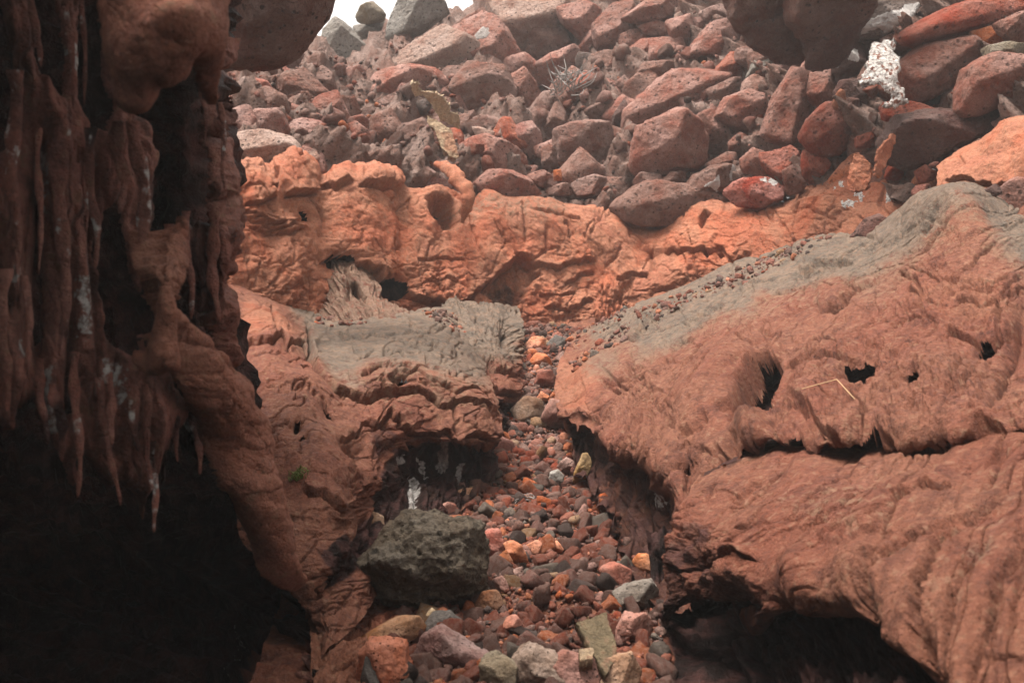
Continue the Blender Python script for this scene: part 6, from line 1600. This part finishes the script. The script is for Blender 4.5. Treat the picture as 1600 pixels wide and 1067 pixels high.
# white crusts
CRU = [(1362,68),(1374,61),(1396,57),(1402,66),(1399,76),(1409,84),(1407,112),(1405,124),(1413,138),(1424,158),(1416,161),(1402,166),(1384,167),(1382,160),(1392,153),(1397,151),(1380,139),(1364,129),(1356,134),(1336,126),(1348,120),(1350,111),(1357,84)]
cr = Sheet([[(1325,50,9.35),(1380,50,9.3),(1435,50,9.3)],[(1325,95,9.05),(1380,95,8.95),(1435,95,9.0)],[(1325,140,8.95),(1380,140,8.85),(1435,140,8.85)],[(1325,178,8.95),(1380,178,8.8),(1435,178,8.8)]], step=.75)
cr.rough(.03, .3, 3, seed=161); cr.rough(.006, .06, 4, seed=162); cr.rough(.003, .03, 3, seed=163)
cr.cut(CRU, j=5, wl=10, curl=.03, rng=4)
cr.mask[..., 1] = np.clip(.70 + .5*fbm2(cr.px/9, cr.py/9, 3, 3), 0, 1); cr.mask[..., 2] = .3
cr.build('mineral_crust', M_skin, thick=.06, label='large white mineral crust running down between dark blocks', category='mineral crust')
# dry shrub in the dark hollow under the massive block
rs = np.random.RandomState(5); parts = []
for k in range(46):
    x0, y0 = rs.uniform(858, 912), rs.uniform(118, 150)
    x1, y1 = x0 + rs.uniform(-26, 34), y0 - rs.uniform(4, 40)
    d0 = 13.6 + rs.uniform(-.3, .3)
    xm, ym = (x0+x1)/2 + rs.uniform(-6, 6), (y0+y1)/2 + rs.uniform(-4, 4)
    parts.append(tube('t', at([x0, xm, x1], [y0, ym, y1], [d0, d0-.1, d0+rs.uniform(-.3, .2)]), [.010, .008, .003], None, 5))
strands('dry_shrub', parts, M_twig, label='grey leafless shrub in the dark hollow under the massive block', category='shrub')
# bent straw on the right bench
def surf(sheet, px, py, lift):
    i = np.argmin((sheet.px-px)**2 + (sheet.py-py)**2)
    p = sheet.final.reshape(-1, 3)[i]
    return p + (CAM-p)/np.linalg.norm(CAM-p)*lift
pts = list(np.linspace(surf(RB, 1266, 642, .06), surf(RB, 1313, 607, .14), 3))
pts2 = list(np.linspace(surf(RB, 1313, 607, .14), surf(RB, 1342, 632, .06), 3))
strands('dry_stalk', [tube('t', pts, [.0022]*3, None, 6), tube('t', pts2, [.002]*3, None, 6)], M_straw, label='bent dry straw lying on the red bench', category='straw')
# wiry dry tangle in the gravel
parts = []
for k in range(16):
    a0 = rs.uniform(0, 6.28); c = np.array([820 + rs.uniform(-8, 8), 782 + rs.uniform(-5, 5)])
    an = a0 + np.linspace(0, rs.uniform(2, 4.5), 5); rr = rs.uniform(5, 12)
    d0 = fdepth(c[0], c[1]) - .07
    parts.append(tube('t', at(c[0] + rr*np.cos(an), c[1] + .6*rr*np.sin(an), np.full(5, d0) + rs.uniform(-.03, .01, 5)), [.0022]*5, None, 5))
strands('dry_grass', parts, M_twig, label='wiry grey grass tangle caught among the gravel stones', category='grass tangle')
# little green moss tuft on the left face
parts = []
for k in range(60):
    p = surf(LB, 466 + rs.normal()*7, 764 + rs.normal()*3, .0)
    tip = p + np.array([rs.normal()*.010, -.012, .012 + rs.uniform(0, .014)])
    parts.append(tube('t', [p, (p+tip)/2 + [0, -.003, 0], tip], [.003, .0022, .0006], None, 4))
strands('moss_tuft', parts, M_moss, label='tiny green moss tuft on the red face beside the slanting flap', category='moss')

# thin mist in the air above the trench
hz = bpy.data.meshes.new('haze'); b = bmesh.new(); bmesh.ops.create_cube(b, size=1.0)
for v in b.verts: v.co = Vector((2 + v.co.x*34, 12 + v.co.y*48, 6 + v.co.z*18))
b.to_mesh(hz); b.free()
ho = link('haze', hz, None, kind='stuff')
t = NT('mist')
vol = t.n('ShaderNodeVolumePrincipled', {'Color': (.93, .92, .92, 1), 'Density': 0.0025, 'Anisotropy': 0.2})
o = t.n('ShaderNodeOutputMaterial'); t.t.links.new(vol.outputs[0], o.inputs['Volume'])
hz.materials.append(t.m)
